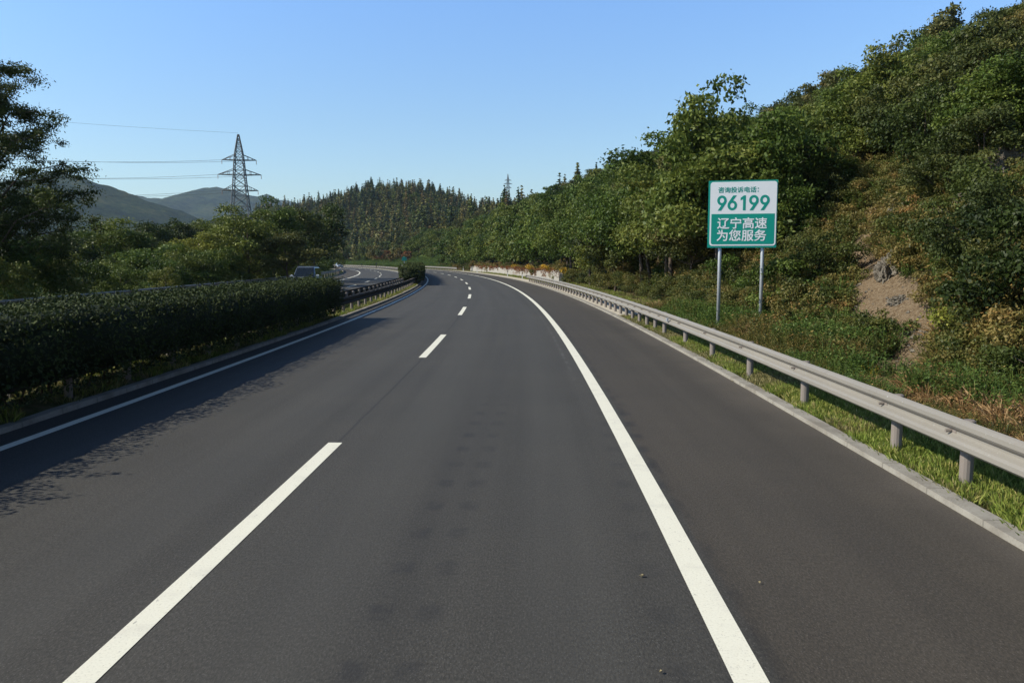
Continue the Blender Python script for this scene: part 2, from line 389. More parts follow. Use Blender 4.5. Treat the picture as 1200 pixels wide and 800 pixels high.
def fbm(x, y, z=0, o=3):
    v = 0; a = 1
    for i in range(o): v += a * mn.noise(Vector((x, y, z))); x *= 2.03; y *= 2.03; a *= .5
    return v
def ss(t): t = max(0, min(1, t)); return t * t * (3 - 2 * t)
def Hr(s, o):
    """height of the roadside slope"""
    f0 = 11.0 + .8 * mn.noise(Vector((s * .06, 3.1, 0)))
    if o < 8.05: return .0 + (.03 * mn.noise(Vector((s, o, 0))) if o > 7 else 0) - (.06 if s > 33 else .0)
    far = ss((s - 215) / 60)                      # far round the bend the slope starts with a low grass bank
    z = 0.0
    if o > 8.05: z += .12 * ss((o - 8.05) / 2) + .05 * fbm(s * .4, o * .4)
    t = max(0, o - f0)
    z1 = .78 * min(t, 7.5) + .455 * max(0, min(t, 49) - 7.5) - .25 * max(0, t - 49)
    z1 -= .3 * ss(1 - t / 2.0) * 0
    amp = ss(t / 6)
    z1 += amp * (1.4 * fbm(s * .07, o * .06, 1.7) - 1.1 * abs(mn.noise(Vector((s * .16, o * .05, 6)))) + .45 * fbm(s * .25, o * .25, 4.2))
    z2 = 2.6 * ss((o - 9) / 14) + .2 * max(0, min(o, 60) - 23)
    z1 *= 1 - .55 * ss((s - 330) / 110)
    return z + z1 * (1 - far) + far * (z2 * .45 + z1 * .55 * ss((o - 12) / 20))
def hill_mesh():
    sv = srange(-25, 13, .6) + srange(13.2, 42, .2) + srange(42.5, 70, .6) + srange(71.5, 200, 1.6) + srange(203, 480, 4)
    ov = [6.675, 7.2, 7.6, 8.05] + srange(8.35, 22, .22) + srange(22.4, 26, .45) + srange(26.8, 62, 1.2) + srange(64, 120, 5)
    V = []; k = len(ov)
    for s in sv:
        for j, o in enumerate(ov):
            V.append(P(s, o, Hr(s, o) if j else -.05))
    F = np.array([(i * k + j, i * k + j + 1, i * k + j + 1 + k, i * k + j + k) for i in range(len(sv) - 1) for j in range(k - 1)])
    mi = [0 if (ov[f % (k - 1)] > 9.5 and sv[f // (k - 1)] < 225) else (1 if sv[f // (k - 1)] < 225 else (2 if ov[f % (k - 1)] < 24 else 0)) for f in range(len(F))]
    return mk('hillside', V, F, [M['soil'], M['verge'], M['bank']], midx=mi, smooth=True)
HILL = tag(obj('hillside', hill_mesh()), kind='structure')

# wooded hill behind the bend
DR = 600.0
RX = [(-700, 2), (-420, 12), (-320, 22), (-170, 36), (-141, 43), (-99, 52), (-64, 50), (-45, 45), (-26, 37), (10, 33), (80, 40), (160, 40), (320, 20)]
def Hm(x, y):
    zr = np.interp(x, [a for a, b in RX], [b for a, b in RX])
    q = 713 ** 2 - (x + 702) ** 2
    y0 = 22 + math.sqrt(max(q, 0)) + 4
    if x < -250: y0 = max(y0, 500)
    if y < DR: u = (y - y0) / max(DR - y0, 60); h = zr * (ss(u) * .55 + .45 * max(0, min(1, u)))
    else: h = zr * (1 - .5 * ss((y - DR) / 250))
    u = max(0, min(1, (y - y0) / 40))
    return h + u * 5 * fbm(x * .012, y * .012, 9) + u * 1.2 * fbm(x * .05, y * .05, 2) - .3 * (u <= 0)
def grid_mesh(name, xs, ys, fn, mat):
    V = [(x, y, fn(x, y)) for y in ys for x in xs]; k = len(xs)
    F = np.array([(j * k + i, j * k + i + 1, (j + 1) * k + i + 1, (j + 1) * k + i) for j in range(len(ys) - 1) for i in range(k - 1)])
    return mk(name, V, F, mat, smooth=True)
tag(obj('wooded_hill', grid_mesh('wooded_hill', srange(-700, 320, 10), srange(300, 900, 8), Hm, M['forest_floor'])), kind='structure')

def mountain(name, D, pts, front, back, seed):
    """a ridge at distance D whose crest passes through the listed (x, z) points"""
    px = [a for a, b in pts]; pz = [b for a, b in pts]
    def fn(x, y):
        zr = float(np.interp(x, px, pz)); u = (y - (D - front)) / front if y < D else 1 - (y - D) / back
        u = max(0, min(1, u))
        rid = abs(fbm(x * .0035 + seed, y * .0022, seed, 4))
        return zr * (u ** .85) * (1 - .38 * rid * (1 - u) * 2 * min(1, 1.0)) + u * 5 * fbm(x * .02, y * .02, seed, 4) - u * 26 * abs(fbm(x * .006, y * .004, seed, 3)) * (1 - .8 * u) - 3 * (u <= 0)
    tag(obj(name, grid_mesh(name, srange(min(px), max(px), (max(px) - min(px)) / 240), srange(D - front, D, front / 80) + srange(D + back / 10, D + back, back / 10), fn, M['mount'])), kind='structure')
def crest(D, l): return [((a - 600) / 938 * D, H_CAM + (305 - b) / 938 * D) for a, b in l]
mountain('mountain', 1800, crest(1800, [(-260, 300), (-160, 262), (-60, 235), (20, 215), (70, 200), (100, 206), (130, 216), (160, 229), (200, 243), (240, 258), (270, 268), (330, 290), (420, 304)]), 700, 700, 2.3)
mountain('mountain', 3400, crest(3400, [(-100, 262), (60, 240), (150, 228), (175, 232), (195, 234), (225, 226), (245, 221), (262, 221), (280, 224), (298, 231), (308, 232), (315, 228), (322, 230), (332, 236), (345, 246), (370, 262), (430, 290)]), 1300, 1000, 7.9)
mountain('mountain', 5600, crest(5600, [(120, 262), (220, 240), (300, 232), (325, 235), (340, 236), (352, 239), (380, 245), (470, 262), (600, 280)]), 1500, 1000, 4.4)
mountain('mountain', 1000, [(-230, 4), (-120, 40), (-40, 66), (0, 70), (60, 66), (160, 60), (300, 40), (420, 10)], 260, 300, 5.5)

def Z(x, y):
    s, o = so_of(x, y)
    z = -.14
    if 8 < o < 118 and -20 < s < 478: z = max(z, Hr(s, o))
    if y > 300: z = max(z, Hm(x, y))
    return z
def ray_ground(px, py):
    a = R(5.78); u = (px - 600) / 938; v = (py - 400) / 938
    d = Vector((u, math.cos(a) - v * math.sin(a), -(v * math.cos(a) + math.sin(a))))
    k = 9.0
    while k < 400:
        p = Vector((0, 0, H_CAM)) + d * k
        if p.z < Z(p.x, p.y): return p
        k += .12
    return None
print('setting', time.time() - T0)

# ------------------------------------------------------------------ footpath scar and rocks on the slope
PATH = [ray_ground(*q) for q in [(1040, 436), (1066, 418), (1080, 398), (1064, 374), (1042, 350), (1020, 336), (1008, 318), (1003, 300), (1010, 280), (1022, 262), (1030, 243)]]
PATH = [p for p in PATH if p]
PATH2 = [q for q in [ray_ground(*q) for q in [(1003, 312), (1008, 345), (1018, 372)]] if q]
SEGS = list(zip(PATH[:-1], PATH[1:])) + list(zip(PATH2[:-1], PATH2[1:]))
PSAMP = [project(a.lerp(c, k / 6)) for a, c in SEGS for k in range(7)]
def hides_path(x, y, z, h, rad):
    """would a plant here stand between the road and the bare strip? (the strip is kept clear on its road side)"""
    a = project((x, y, z)); b = project((x, y, z + h))
    if a is None or b is None: return False
    w_ = rad * 938 / a[2]
    return any(q[2] > a[2] + .3 and abs(q[0] - a[0]) < w_ + 5 and b[1] - 2 < q[1] < a[1] + 2 for q in PSAMP)
def pdist(x, y):
    b = 1e9
    for a, c in SEGS:
        dx, dy = c.x - a.x, c.y - a.y; t = max(0, min(1, ((x - a.x) * dx + (y - a.y) * dy) / (dx * dx + dy * dy + 1e-9)))
        b = min(b, math.hypot(x - a.x - t * dx, y - a.y - t * dy))
    return b
# bare soil of the trodden gully is marked on the hillside mesh itself
hm = HILL.data; cov = np.empty(len(hm.vertices) * 3, dtype=np.float32); hm.vertices.foreach_get('co', cov); cov = cov.reshape(-1, 3)
xs = [p.x for p in PATH + PATH2]; ys = [p.y for p in PATH + PATH2]; bare = np.zeros(len(cov), dtype=np.float32)
for i in np.nonzero((cov[:, 0] > min(xs) - 2.5) & (cov[:, 0] < max(xs) + 2.5) & (cov[:, 1] > min(ys) - 2.5) & (cov[:, 1] < max(ys) + 2.5))[0]:
    d = pdist(float(cov[i, 0]), float(cov[i, 1])); bare[i] = max(0, 1 - d / 1.5)
at_ = hm.attributes.new('bare', 'FLOAT', 'POINT'); at_.data.foreach_set('value', bare)

import bmesh
def rock_mesh(seed, sx, sy, sz):
    bm = bmesh.new(); bmesh.ops.create_icosphere(bm, subdivisions=5, radius=1)
    for v in bm.verts:
        p = v.co.copy(); q = p * 1.3 + Vector((seed * 3.1, seed, 0))
        n = mn.noise(q) * .4 - abs(mn.noise(q * 2.2)) * .7 + mn.noise(q * 5) * .22 + mn.noise(q * 12) * .08 + .18
        st = round((p.z + .25 * mn.noise(q * 2)) * 4) / 4
        r = 1 + n; v.co = Vector((p.x * sx * r, p.y * sy * r, (p.z * .6 + st * .4) * sz * r))
    me = bpy.data.meshes.new('rock_outcrop'); bm.to_mesh(me); bm.free(); me.materials.append(M['rock']); return me
ROCKS = []
for i, (px, py, sx, sy, sz, lab) in enumerate([
        (1042, 322, .34, .4, .6, 'grey rock outcrop beside the bend of the dirt path'),
        (1056, 352, .25, .3, .16, 'small flat rock at the edge of the dirt path, below the larger grey outcrop'),
        (1054, 262, .45, .5, .8, 'dark grey rock sticking out of scrub near the top of the dirt path'),
        (1190, 226, 1.0, 1.1, 1.5, 'large pale rock face at the right edge of the photo, high on the slope'),
        (1128, 258, .9, .9, .6, 'low ledge of grey rock left of and below the large pale rock face'),
        (1130, 372, .35, .35, .2, 'small half-buried rock in the scrub right of the dirt path')]):
    p = ray_ground(px, py)
    if p is None: continue
    me = rock_mesh(i + 1, sx, sy, sz); o = obj('rock_outcrop', me); o.location = (p.x, p.y, p.z - sz * .25 + .0); o.rotation_euler = (0, 0, i * 1.3)
    tag(o, lab, 'rock', 'rock outcrops on the slope'); ROCKS.append((p.x, p.y, max(sx, sy)))

def scree():
    r_ = np.random.default_rng(4); V = []; F = []
    for a_, c_ in SEGS * 9:
        p_ = a_.lerp(c_, r_.random()); x = p_.x + r_.normal() * .3; y = p_.y + r_.normal() * .3; z = Z(x, y) + .01; s_ = .03 + .07 * r_.random() ** 2
        n0 = len(V); d_ = [Vector(v) for v in ((1, 0, 0), (0, 1, 0), (-1, 0, 0), (0, -1, 0), (0, 0, 1), (0, 0, -1))]
        for v in d_: V.append((x + v.x * s_ * r_.uniform(.7, 1.3), y + v.y * s_ * r_.uniform(.7, 1.3), z + v.z * s_ * r_.uniform(.5, 1)))
        F += [(n0 + i, n0 + (i + 1) % 4, n0 + 4) for i in range(4)] + [(n0 + (i + 1) % 4, n0 + i, n0 + 5) for i in range(4)]
    tag(obj('loose_stones', mk('loose_stones', V, F, M['rock'])), 'loose stones lying on the bare dirt path of the right slope', kind='stuff')
scree()

# ------------------------------------------------------------------ plant prototypes
def unit(a): return a / (np.linalg.norm(a, axis=1, keepdims=True) + 1e-9)
def leafquads(r, Pn, N, L, W, tint):
    n = len(Pn); t = unit(np.cross(N, r.normal(size=(n, 3)))); b = np.cross(N, t)
    L = (np.asarray(L) * (.7 + .6 * r.random(n)))[:, None]; W = (np.asarray(W) * (.7 + .6 * r.random(n)))[:, None]
    V = np.stack([Pn + t * L / 2, Pn + b * W / 2 - t * L * .05, Pn - t * L / 2, Pn - b * W / 2 - t * L * .05], 1).reshape(-1, 3)
    return V, np.arange(4 * n).reshape(n, 4), tint
def crown_pts(r, n, cl, flat=.65, up=.45, shell=.5, rnd=.95):
    """leaves spread through leaf clumps cl = [(x, y, z, radius)]"""
    cl = np.asarray(cl); wgt = cl[:, 3] ** 2; k = r.choice(len(cl), n, p=wgt / wgt.sum())
    d = unit(r.normal(size=(n, 3))); d[:, 2] = np.where((d[:, 2] < 0) & (r.random(n) < .45), -d[:, 2], d[:, 2])
    rad = cl[k, 3] * (shell + (1 - shell) * r.random(n)) * (1 + .25 * r.normal(size=n) * .6)
    p = cl[k, :3] + d * rad[:, None] * np.array([1, 1, flat])
    N = unit(d * .6 + np.array([0, 0, up]) + rnd * r.normal(size=(n, 3)))
    ct = r.random(len(cl)); tint = np.clip(.55 * ct[k] + .45 * r.random(n), 0, 1)
    return p, N, tint
def clumps(r, nc, c, rx, rz, cr, lo=-.5, shell=.55):
    out = []
    while len(out) < nc:
        d = r.normal(size=3); d /= np.linalg.norm(d)
        if d[2] < lo: continue
        q = shell + (1 - shell) * r.random() ** .6; q *= 1 + .16 * r.normal()
        out.append((c[0] + d[0] * rx * q, c[1] + d[1] * rx * q, c[2] + d[2] * rz * q, cr * (.6 + .8 * r.random())))
    return out
def trunk_mesh(r, cl, H, r0, n=8, lean=.2, fork=.35):
    mb = MB(); top = Vector((r.normal() * lean, r.normal() * lean, H))
    k = 6; pts = [Vector((0, 0, -.25)) + (top - Vector((0, 0, -.25))) * (i / k) + Vector((r.normal(), r.normal(), 0)) * .04 * (i > 0) * H / 5 for i in range(k + 1)]
    mb.tube(pts, [r0 * (1.25 if i == 0 else 1 - .8 * i / k) for i in range(k + 1)], 8)
    idx = r.permutation(len(cl))[:n]
    for i in idx:
        e = Vector(cl[i][:3]); t = fork + (1 - fork) * .8 * r.random(); t = min(t, max(.1, e.z / H * .75)); f = t * k; a = int(f); st = pts[a].lerp(pts[min(a + 1, k)], f - a)
        mid = st.lerp(e, .5) + Vector((r.normal() * .12, r.normal() * .12, .18 * (e - st).length * .5))
        mb.tube([st, mid, e], [r0 * .42 * (1 - t * .5), r0 * .25, r0 * .07], 5, False)
    return mb.mesh('trunk', M['bark'], True)

def make_broad(seed, H, rx, nleaf, leaf, mat, nc=26, cr=.95, z0=.32, flat=.65, limbs=8, rough=1.0, r0=.13):
    r = np.random.default_rng(seed)
    zc = H * (z0 + (1 - z0) / 2); rz = H * (1 - z0) / 2
    cl = clumps(r, nc, (r.normal() * .15, r.normal() * .15, zc), rx, rz, cr)
    p, N, t = crown_pts(r, nleaf, cl, flat)
    V, F, t = leafquads(r, p, N, leaf, leaf * .55, t)
    return mk('crown', V, F, M[mat], tint=t), (trunk_mesh(r, cl, H * .8, r0, limbs) if limbs else None)

def make_conifer(seed, H, rb, nb, leaf, mat, layers=13, single=False):
    r = np.random.default_rng(seed); P_, N_, T_ = [], [], []; V = []; F = []; tt = []
    for i in range(layers):
        f = i / (layers - 1); z = H * (.12 + .86 * f); rad = rb * (1 - f) ** .85 + .12
        m_ = max(4, int(nb * (1 - f * .6))); ph = r.random() * 6
        for k in range(m_):
            a = ph + k * 2 * math.pi / m_ + r.normal() * .2; zj = r.normal() * H * .035 * (1 - f); rr = rad * (.7 + .45 * r.random()); nl = max(1, int(rr / (leaf * .38)))
            for q in range(nl):
                d = rr * (q + .6) / nl; bx, by, bz = math.cos(a) * d, math.sin(a) * d, z + zj - .28 * d + r.normal() * .06 * rb
                dirv = np.array([math.cos(a) + r.normal() * .35, math.sin(a) + r.normal() * .35, -.3 + r.normal() * .2]); dirv /= np.linalg.norm(dirv)
                nn = np.array([r.normal() * .5 + math.cos(a) * .9, r.normal() * .5 + math.sin(a) * .9, .8]); b = np.cross(nn, dirv); b /= np.linalg.norm(b)
                c = np.array([bx, by, bz]); L = leaf * (1.1 + .6 * r.random()); W = leaf * .95
                V += [c + dirv * L / 2, c + b * W / 2, c - dirv * L / 2, c - b * W / 2]; tt.append(.3 * r.random() + .5 * f * r.random() + .2)
    n = len(tt); c0 = np.array(V).reshape(-1, 3); Fq = np.arange(4 * n).reshape(n, 4)
    tb = MB(); tb.tube([(0, 0, -.6), (0, 0, H * .5), (0, 0, H * .97)], [H * .018, H * .011, H * .003], 6)
    if single:
        nv = len(c0); tV = np.array([list(v) for v in tb.V]); quads = [f for f in tb.F if len(f) == 4]
        Fq = np.vstack([Fq, np.array(quads) + nv]); c0 = np.vstack([c0, tV]); tt = tt + [0.5] * len(quads)
        return mk('conifer', c0, Fq, [M[mat], M['bark']], tint=tt, midx=[0] * n + [1] * len(quads)), None
    return mk('crown', c0, Fq, M[mat], tint=tt), tb.mesh('trunk', M['bark'])

PROTO = {}
def kind(name, makers): PROTO[name] = makers
# (crown mesh, trunk mesh or None)
kind('locust', [make_broad(20 + i, 6.4, 2.3, 11000, .19, 'leaf_fresh', 34, .85, .12) for i in range(4)])
kind('locust_far', [make_broad(30 + i, 6.4, 2.5, 2600, .40, 'leaf_fresh', 26, .95, .08, limbs=0) for i in range(4)])
kind('oak', [make_broad(40 + i, 4.6, 1.9, 11000, .15, 'leaf_oak', 30, .62, .14, limbs=9, r0=.09) for i in range(4)])
kind('oak_far', [make_broad(50 + i, 5.2, 2.2, 3200, .30, 'leaf_oak', 26, .8, .08, limbs=0) for i in range(4)])
kind('shrub', [make_broad(60 + i, 1.7, .95, 5200, .085, 'leaf_scrub', 20, .36, -.05, limbs=7, r0=.03) for i in range(4)])
kind('green_shrub', [make_broad(160 + i, 2.1, 1.05, 4200, .12, 'leaf_fresh', 15, .42, -.05, limbs=6, r0=.03) for i in range(3)])
kind('dark_shrub', [make_broad(170 + i, 2.3, 1.2, 7500, .085, 'leaf_dark', 13, .46, .0, limbs=8, r0=.04) for i in range(3)])
kind('yellow_shrub', [make_broad(180 + i, 1.9, 1.0, 3000, .11, 'leaf_autumn', 14, .36, -.05, limbs=7, r0=.03) for i in range(3)])
kind('dark', [make_broad(70 + i, 8.0, 2.9, 9000, .26, 'leaf_dark', 34, 1.0, .1) for i in range(3)])
kind('autumn', [make_broad(80 + i, 6.6, 3.0, 12000, .20, 'leaf_autumn', 36, .95, .0) for i in range(2)])
kind('fresh_bush', [make_broad(90 + i, 3.4, 1.9, 6500, .16, 'leaf_fresh', 24, .7, -.02, limbs=5, r0=.05) for i in range(2)])
kind('red_bush', [make_broad(94 + i, 3.2, 2.0, 900, .42, 'leaf_red', 16, .8, -.05, limbs=0) for i in range(2)])
kind('conifer', [make_conifer(100 + i, 10.5, 2.5, 10, .85, 'leaf_conifer', 12, True) for i in range(4)])
kind('pine', [make_conifer(110 + i, 11, 2.9, 12, .62, 'leaf_pine', 22, True) for i in range(2)])
print('protos', time.time() - T0)

TREES = []
def plant(kindname, i, x, y, sc_, name, label, cat, group, rz=None, zs=1.0, dz=-.1, z=None):
    cm, tm = PROTO[kindname][i % len(PROTO[kindname])]
    rz = rng.random() * 6.28 if rz is None else rz
    loc = (x, y, (Z(x, y) if z is None else z) + dz)
    if tm is None:
        o = bpy.data.objects.new(name, cm); link(o); o.location = loc; o.rotation_euler = (0, 0, rz); o.scale = (sc_, sc_, sc_ * zs)
        return tag(o, label, cat, group)
    e = empty(name, loc); e.rotation_euler = (0, 0, rz); e.scale = (sc_, sc_, sc_ * zs)
    obj('crown', cm, e); obj('trunk', tm, e)
    return tag(e, label, cat, group)

def gn_stuff(name, label, protos, pts):
    """one object that scatters the given plant meshes at points [(x,y,z,rz,scale,index)]"""
    pts = np.array(pts, dtype=np.float32)
    me = bpy.data.meshes.new(name); me.vertices.add(len(pts)); me.vertices.foreach_set('co', pts[:, :3].ravel())
    for nm, c in (('rz', 3), ('sc', 4)):
        a = me.attributes.new(nm, 'FLOAT', 'POINT'); a.data.foreach_set('value', pts[:, c])
    a = me.attributes.new('ix', 'INT', 'POINT'); a.data.foreach_set('value', pts[:, 5].astype(np.int32))
    o = bpy.data.objects.new(name, me); link(o); tag(o, label, kind='stuff')
    g = bpy.data.node_groups.new(name, 'GeometryNodeTree')
    g.interface.new_socket('Geometry', in_out='INPUT', socket_type='NodeSocketGeometry'); g.interface.new_socket('Geometry', in_out='OUTPUT', socket_type='NodeSocketGeometry')
    gi = g.nodes.new('NodeGroupInput'); go = g.nodes.new('NodeGroupOutput'); ip = g.nodes.new('GeometryNodeInstanceOnPoints')
    jn = g.nodes.new('GeometryNodeJoinGeometry')
    for pm in reversed(protos):
        po = bpy.data.objects.new(name + '_source', pm)
        oi = g.nodes.new('GeometryNodeObjectInfo'); oi.inputs['Object'].default_value = po
        ti = g.nodes.new('GeometryNodeGeometryToInstance'); g.links.new(oi.outputs['Geometry'], ti.inputs[0]); g.links.new(ti.outputs[0], jn.inputs[0])
    def att(nm, ty):
        n = g.nodes.new('GeometryNodeInputNamedAttribute'); n.data_type = ty; n.inputs['Name'].default_value = nm; return n.outputs['Attribute']
    cx = g.nodes.new('ShaderNodeCombineXYZ'); g.links.new(att('rz', 'FLOAT'), cx.inputs['Z'])
    g.links.new(gi.outputs[0], ip.inputs['Points']); g.links.new(jn.outputs[0], ip.inputs['Instance']); ip.inputs['Pick Instance'].default_value = True
    g.links.new(att('ix', 'INT'), ip.inputs['Instance Index']); g.links.new(cx.outputs[0], ip.inputs['Rotation']); g.links.new(att('sc', 'FLOAT'), ip.inputs['Scale'])
    g.links.new(ip.outputs[0], go.inputs[0])
    md = o.modifiers.new('scatter', 'NODES'); md.node_group = g
    return o

def visible(x, y, z, h, margin=60):
    q = project((x, y, z)); q2 = project((x, y, z + h))
    if q is None: return False
    return -margin < q[0] < 1200 + margin and q[1] > -margin * .3 - 10 and q2[1] < 800

# ------------------------------------------------------------------ trees of the right slope
SIGN = (7.3, 25.8)
def far_from_things(x, y, r_):
    if math.hypot(x - SIGN[0], y - SIGN[1]) < r_ + .9: return False
    for a, b, c in ROCKS:
        if math.hypot(x - a, y - b) < c * .7 + r_ * .8: return False
        if y < b and math.hypot(x - a, y - b) < c + .5 and x < a: return False   # rocks stay bare on the road side
    return True
cand = []
r = np.random.default_rng(5)
s = 4.0
while s < 430:
    st = 2.7 if s < 60 else (3.4 if s < 120 else (4.4 if s < 220 else 6))
    o = 11.3
    while o < 66:
        s_, o_ = s + r.uniform(-.45, .45) * st, o + r.uniform(-.45, .45) * st
        p = P(s_, o_); x, y = p.x, p.y
        if s_ > 215 and o_ < 24 + r.uniform(-5, 3): o += st; continue
        z = Hr(s_, o_)
        if visible(x, y, z, 6):
            cand.append((s_, o_, x, y, z, r.random(), r.random()))
        o += st * (1 if o < 40 else 1.15)
    s += st
near_sites = []; far_sites = []
for (s_, o_, x, y, z, a, b) in cand:
    d = math.hypot(x, y); pd = pdist(x, y) if d < 60 else 99
    cliff = s_ < 40
    # kind by place: locusts by the road past the sign, oak scrub on the near slope, oaks higher up
    if s_ < 36 and (o_ < 14.2 or pd < 2.4) and not (s_ > 30 and o_ > 12.2 and pd > 3.5):
        k = 'shrub' if a < .72 else 'oak'
        if k == 'oak' and pd < 4: k = 'shrub'
        scl = (.75 + .7 * b) if k == 'shrub' else (.6 + .4 * b)
        if pd < 4.5 and k == 'shrub': scl *= .62
        if pd < 1.5 + (scl * .9) * (k == 'shrub'): continue
        if o_ < 12.4 and k == 'oak': k = 'shrub'; scl = .9
    elif s_ < 36 and o_ < 19 and a < .22: k = 'shrub'; scl = .9 + .6 * b
    elif s_ < 36 and o_ < 21: k = 'oak' if a < .8 else 'locust'; scl = (.55 + .45 * b) if k == 'oak' else .5 + .2 * b
    elif s_ < 36:
        k = 'oak'; scl = .6 + .6 * b
        if pd < 1.8: continue
    elif o_ < 30 and s_ > 36:
        k = 'locust' if (a < .8 or s_ > 70) else 'oak'; scl = (.62 + .62 * b) if k == 'locust' else (.8 + .6 * b)
        if o_ < 15.5 and s_ < 210: scl = 1.0 + .4 * b
        elif s_ < 85: scl *= .74
        elif s_ < 130: scl *= .88
    else:
        k = 'oak' if a < .72 else 'locust'; scl = (.62 + .6 * b) if k == 'oak' else (.5 + .4 * b)
    if (s_ > 262 and a > .5 and o_ > 40) or (232 < s_ < 250 and o_ > 52): k = 'conifer'; scl = .75 + .35 * b
    if k != 'conifer' and d > 95 and k != 'shrub': k = k + '_far'
    if not far_from_things(x, y, 1.1 * scl if 'shrub' in k else 1.9 * scl): continue
    if k == 'shrub' and s_ < 40:
        q_ = (a * 7.3 + b * 3.1) % 1
        if q_ < .24: k = 'dark_shrub'; scl *= 1.15
        elif q_ < .46: k = 'green_shrub'
        elif q_ < .58: k = 'yellow_shrub'
        if k != 'shrub' and pd > 4 and o_ > 13: scl *= 1.2
    if s_ < 45 and hides_path(x, y, z, (1.8 if 'shrub' in k else 4.5) * scl, (.8 if 'shrub' in k else 1.9) * scl): continue
    hh = {'shrub': 1.7, 'green_shrub': 2.1, 'dark_shrub': 2.3, 'yellow_shrub': 1.9, 'oak': 4.6, 'oak_far': 5.2, 'locust': 6.4, 'locust_far': 6.4, 'conifer': 10.5}[k] * scl
    near_sites.append((hh / d, k, x, y, z, scl, s_, o_))
# small trees standing in the scrub of the near slope
for i, (px, py, k, scl) in enumerate([(1150, 345, 'oak', .50), (1196, 372, 'oak', .42), (1110, 250, 'oak', .62), (1085, 232, 'dark_shrub', 1.5), (1150, 250, 'oak', .7), (1000, 212, 'oak', .62), (945, 300, 'oak', .50),
        (965, 262, 'oak', .66), (1198, 400, 'dark_shrub', 1.1), (925, 262, 'locust', .6), (1120, 310, 'dark_shrub', 1.1), (1060, 200, 'locust', .6), (958, 345, 'dark_shrub', 1.0),
        (1030, 175, 'oak', .75), (1100, 180, 'oak', .8), (1160, 205, 'locust', .62), (935, 370, 'green_shrub', .9), (1140, 400, 'yellow_shrub', .8)]):
    g_ = ray_ground(px, py)
    if g_ is None or hides_path(g_.x, g_.y, g_.z, 4 * scl, 1.1 * scl): continue
    s_, o_ = so_of(g_.x, g_.y); near_sites.append((.2, k, g_.x, g_.y, g_.z, scl, s_, o_))
# roadside row: shrubs under the trees
for s_ in srange(30, 215, 2.6):
    o_ = 10.5 + r.normal() * .35; p = P(s_, o_)
    if abs(s_ - 25.8) < 3: continue
    scl = .5 + .6 * r.random(); near_sites.append((1.7 * scl / p.length, 'shrub', p.x, p.y, Hr(s_, o_), scl, s_, o_))
near_sites.sort(key=lambda q: -q[0])
cnt = {}; rest = {}
LIM = {'green_shrub': 60, 'dark_shrub': 60, 'yellow_shrub': 40, 'shrub': 120, 'oak': 150, 'locust': 110, 'oak_far': 60, 'locust_far': 80, 'conifer': 0}
def zone(s_, o_, k):
    if k == 'green_shrub': return 'fresh green bush standing out of the duller scrub on the right slope', 'scrub bushes on the right slope'
    if k == 'dark_shrub': return 'dark green gappy bush in the scrub of the right slope', 'scrub bushes on the right slope'
    if k == 'yellow_shrub': return 'yellowing bush in the scrub of the right slope', 'scrub bushes on the right slope'
    if k.startswith('shrub'):
        if s_ > 36: return 'low bushy shrub in the row along the foot of the right roadside trees', 'shrubs along the foot of the right slope'
        return ('small scrubby bush on the lower right slope around the dirt path' if o_ < 17 else 'small scrubby bush on the right slope above the dirt path'), 'scrub bushes on the right slope'
    if k.startswith('locust'):
        if s_ < 110: return 'leafy bright green tree on the right slope between the sign and the retaining wall', 'green trees on the right slope'
        return 'leafy green tree on the right slope above and beyond the retaining wall', 'green trees on the right slope'
    if s_ < 40: return 'small oak with yellowing leaves on the steep right slope behind the sign', 'oaks on the right slope'
    if o_ > 45: return 'oak tree standing along the right skyline of the slope', 'oaks on the right slope'
    return 'dull green oak on the middle of the right slope, beyond the sign', 'oaks on the right slope'
CATS = {'shrub': ('shrub', 'shrub'), 'green_shrub': ('shrub', 'shrub'), 'dark_shrub': ('shrub', 'shrub'), 'yellow_shrub': ('shrub', 'shrub'), 'oak': ('oak_tree', 'tree'), 'oak_far': ('oak_tree', 'tree'), 'locust': ('locust_tree', 'tree'), 'locust_far': ('locust_tree', 'tree')}
for q in near_sites:
    _, k, x, y, z, scl, s_, o_ = q
    cnt[k] = cnt.get(k, 0) + 1
    if cnt[k] <= LIM[k]:
        lab, grp = zone(s_, o_, k)
        plant(k, cnt[k], x, y, scl, CATS[k][0], lab, CATS[k][1], grp, zs=.85 + .3 * rng.random(), z=z)
    else: rest.setdefault(k, []).append((x, y, z - .15, rng.random() * 6.28, scl, rng.integers(4) % len(PROTO[k])))
print('right slope kinds', cnt, {k: len(v) for k, v in rest.items()})
CON = rest.pop('conifer', [])
for k, v in rest.items():
    fk = k
    gn_stuff('woodland', 'farther %s of the wooded right slope, too many to count' % {'green_shrub': 'green bushes', 'dark_shrub': 'dark bushes', 'yellow_shrub': 'yellowing bushes', 'shrub': 'bushes', 'oak': 'oaks', 'oak_far': 'small oaks', 'locust': 'green trees', 'locust_far': 'small green trees'}[k], [a for a, b in PROTO[fk]], v)

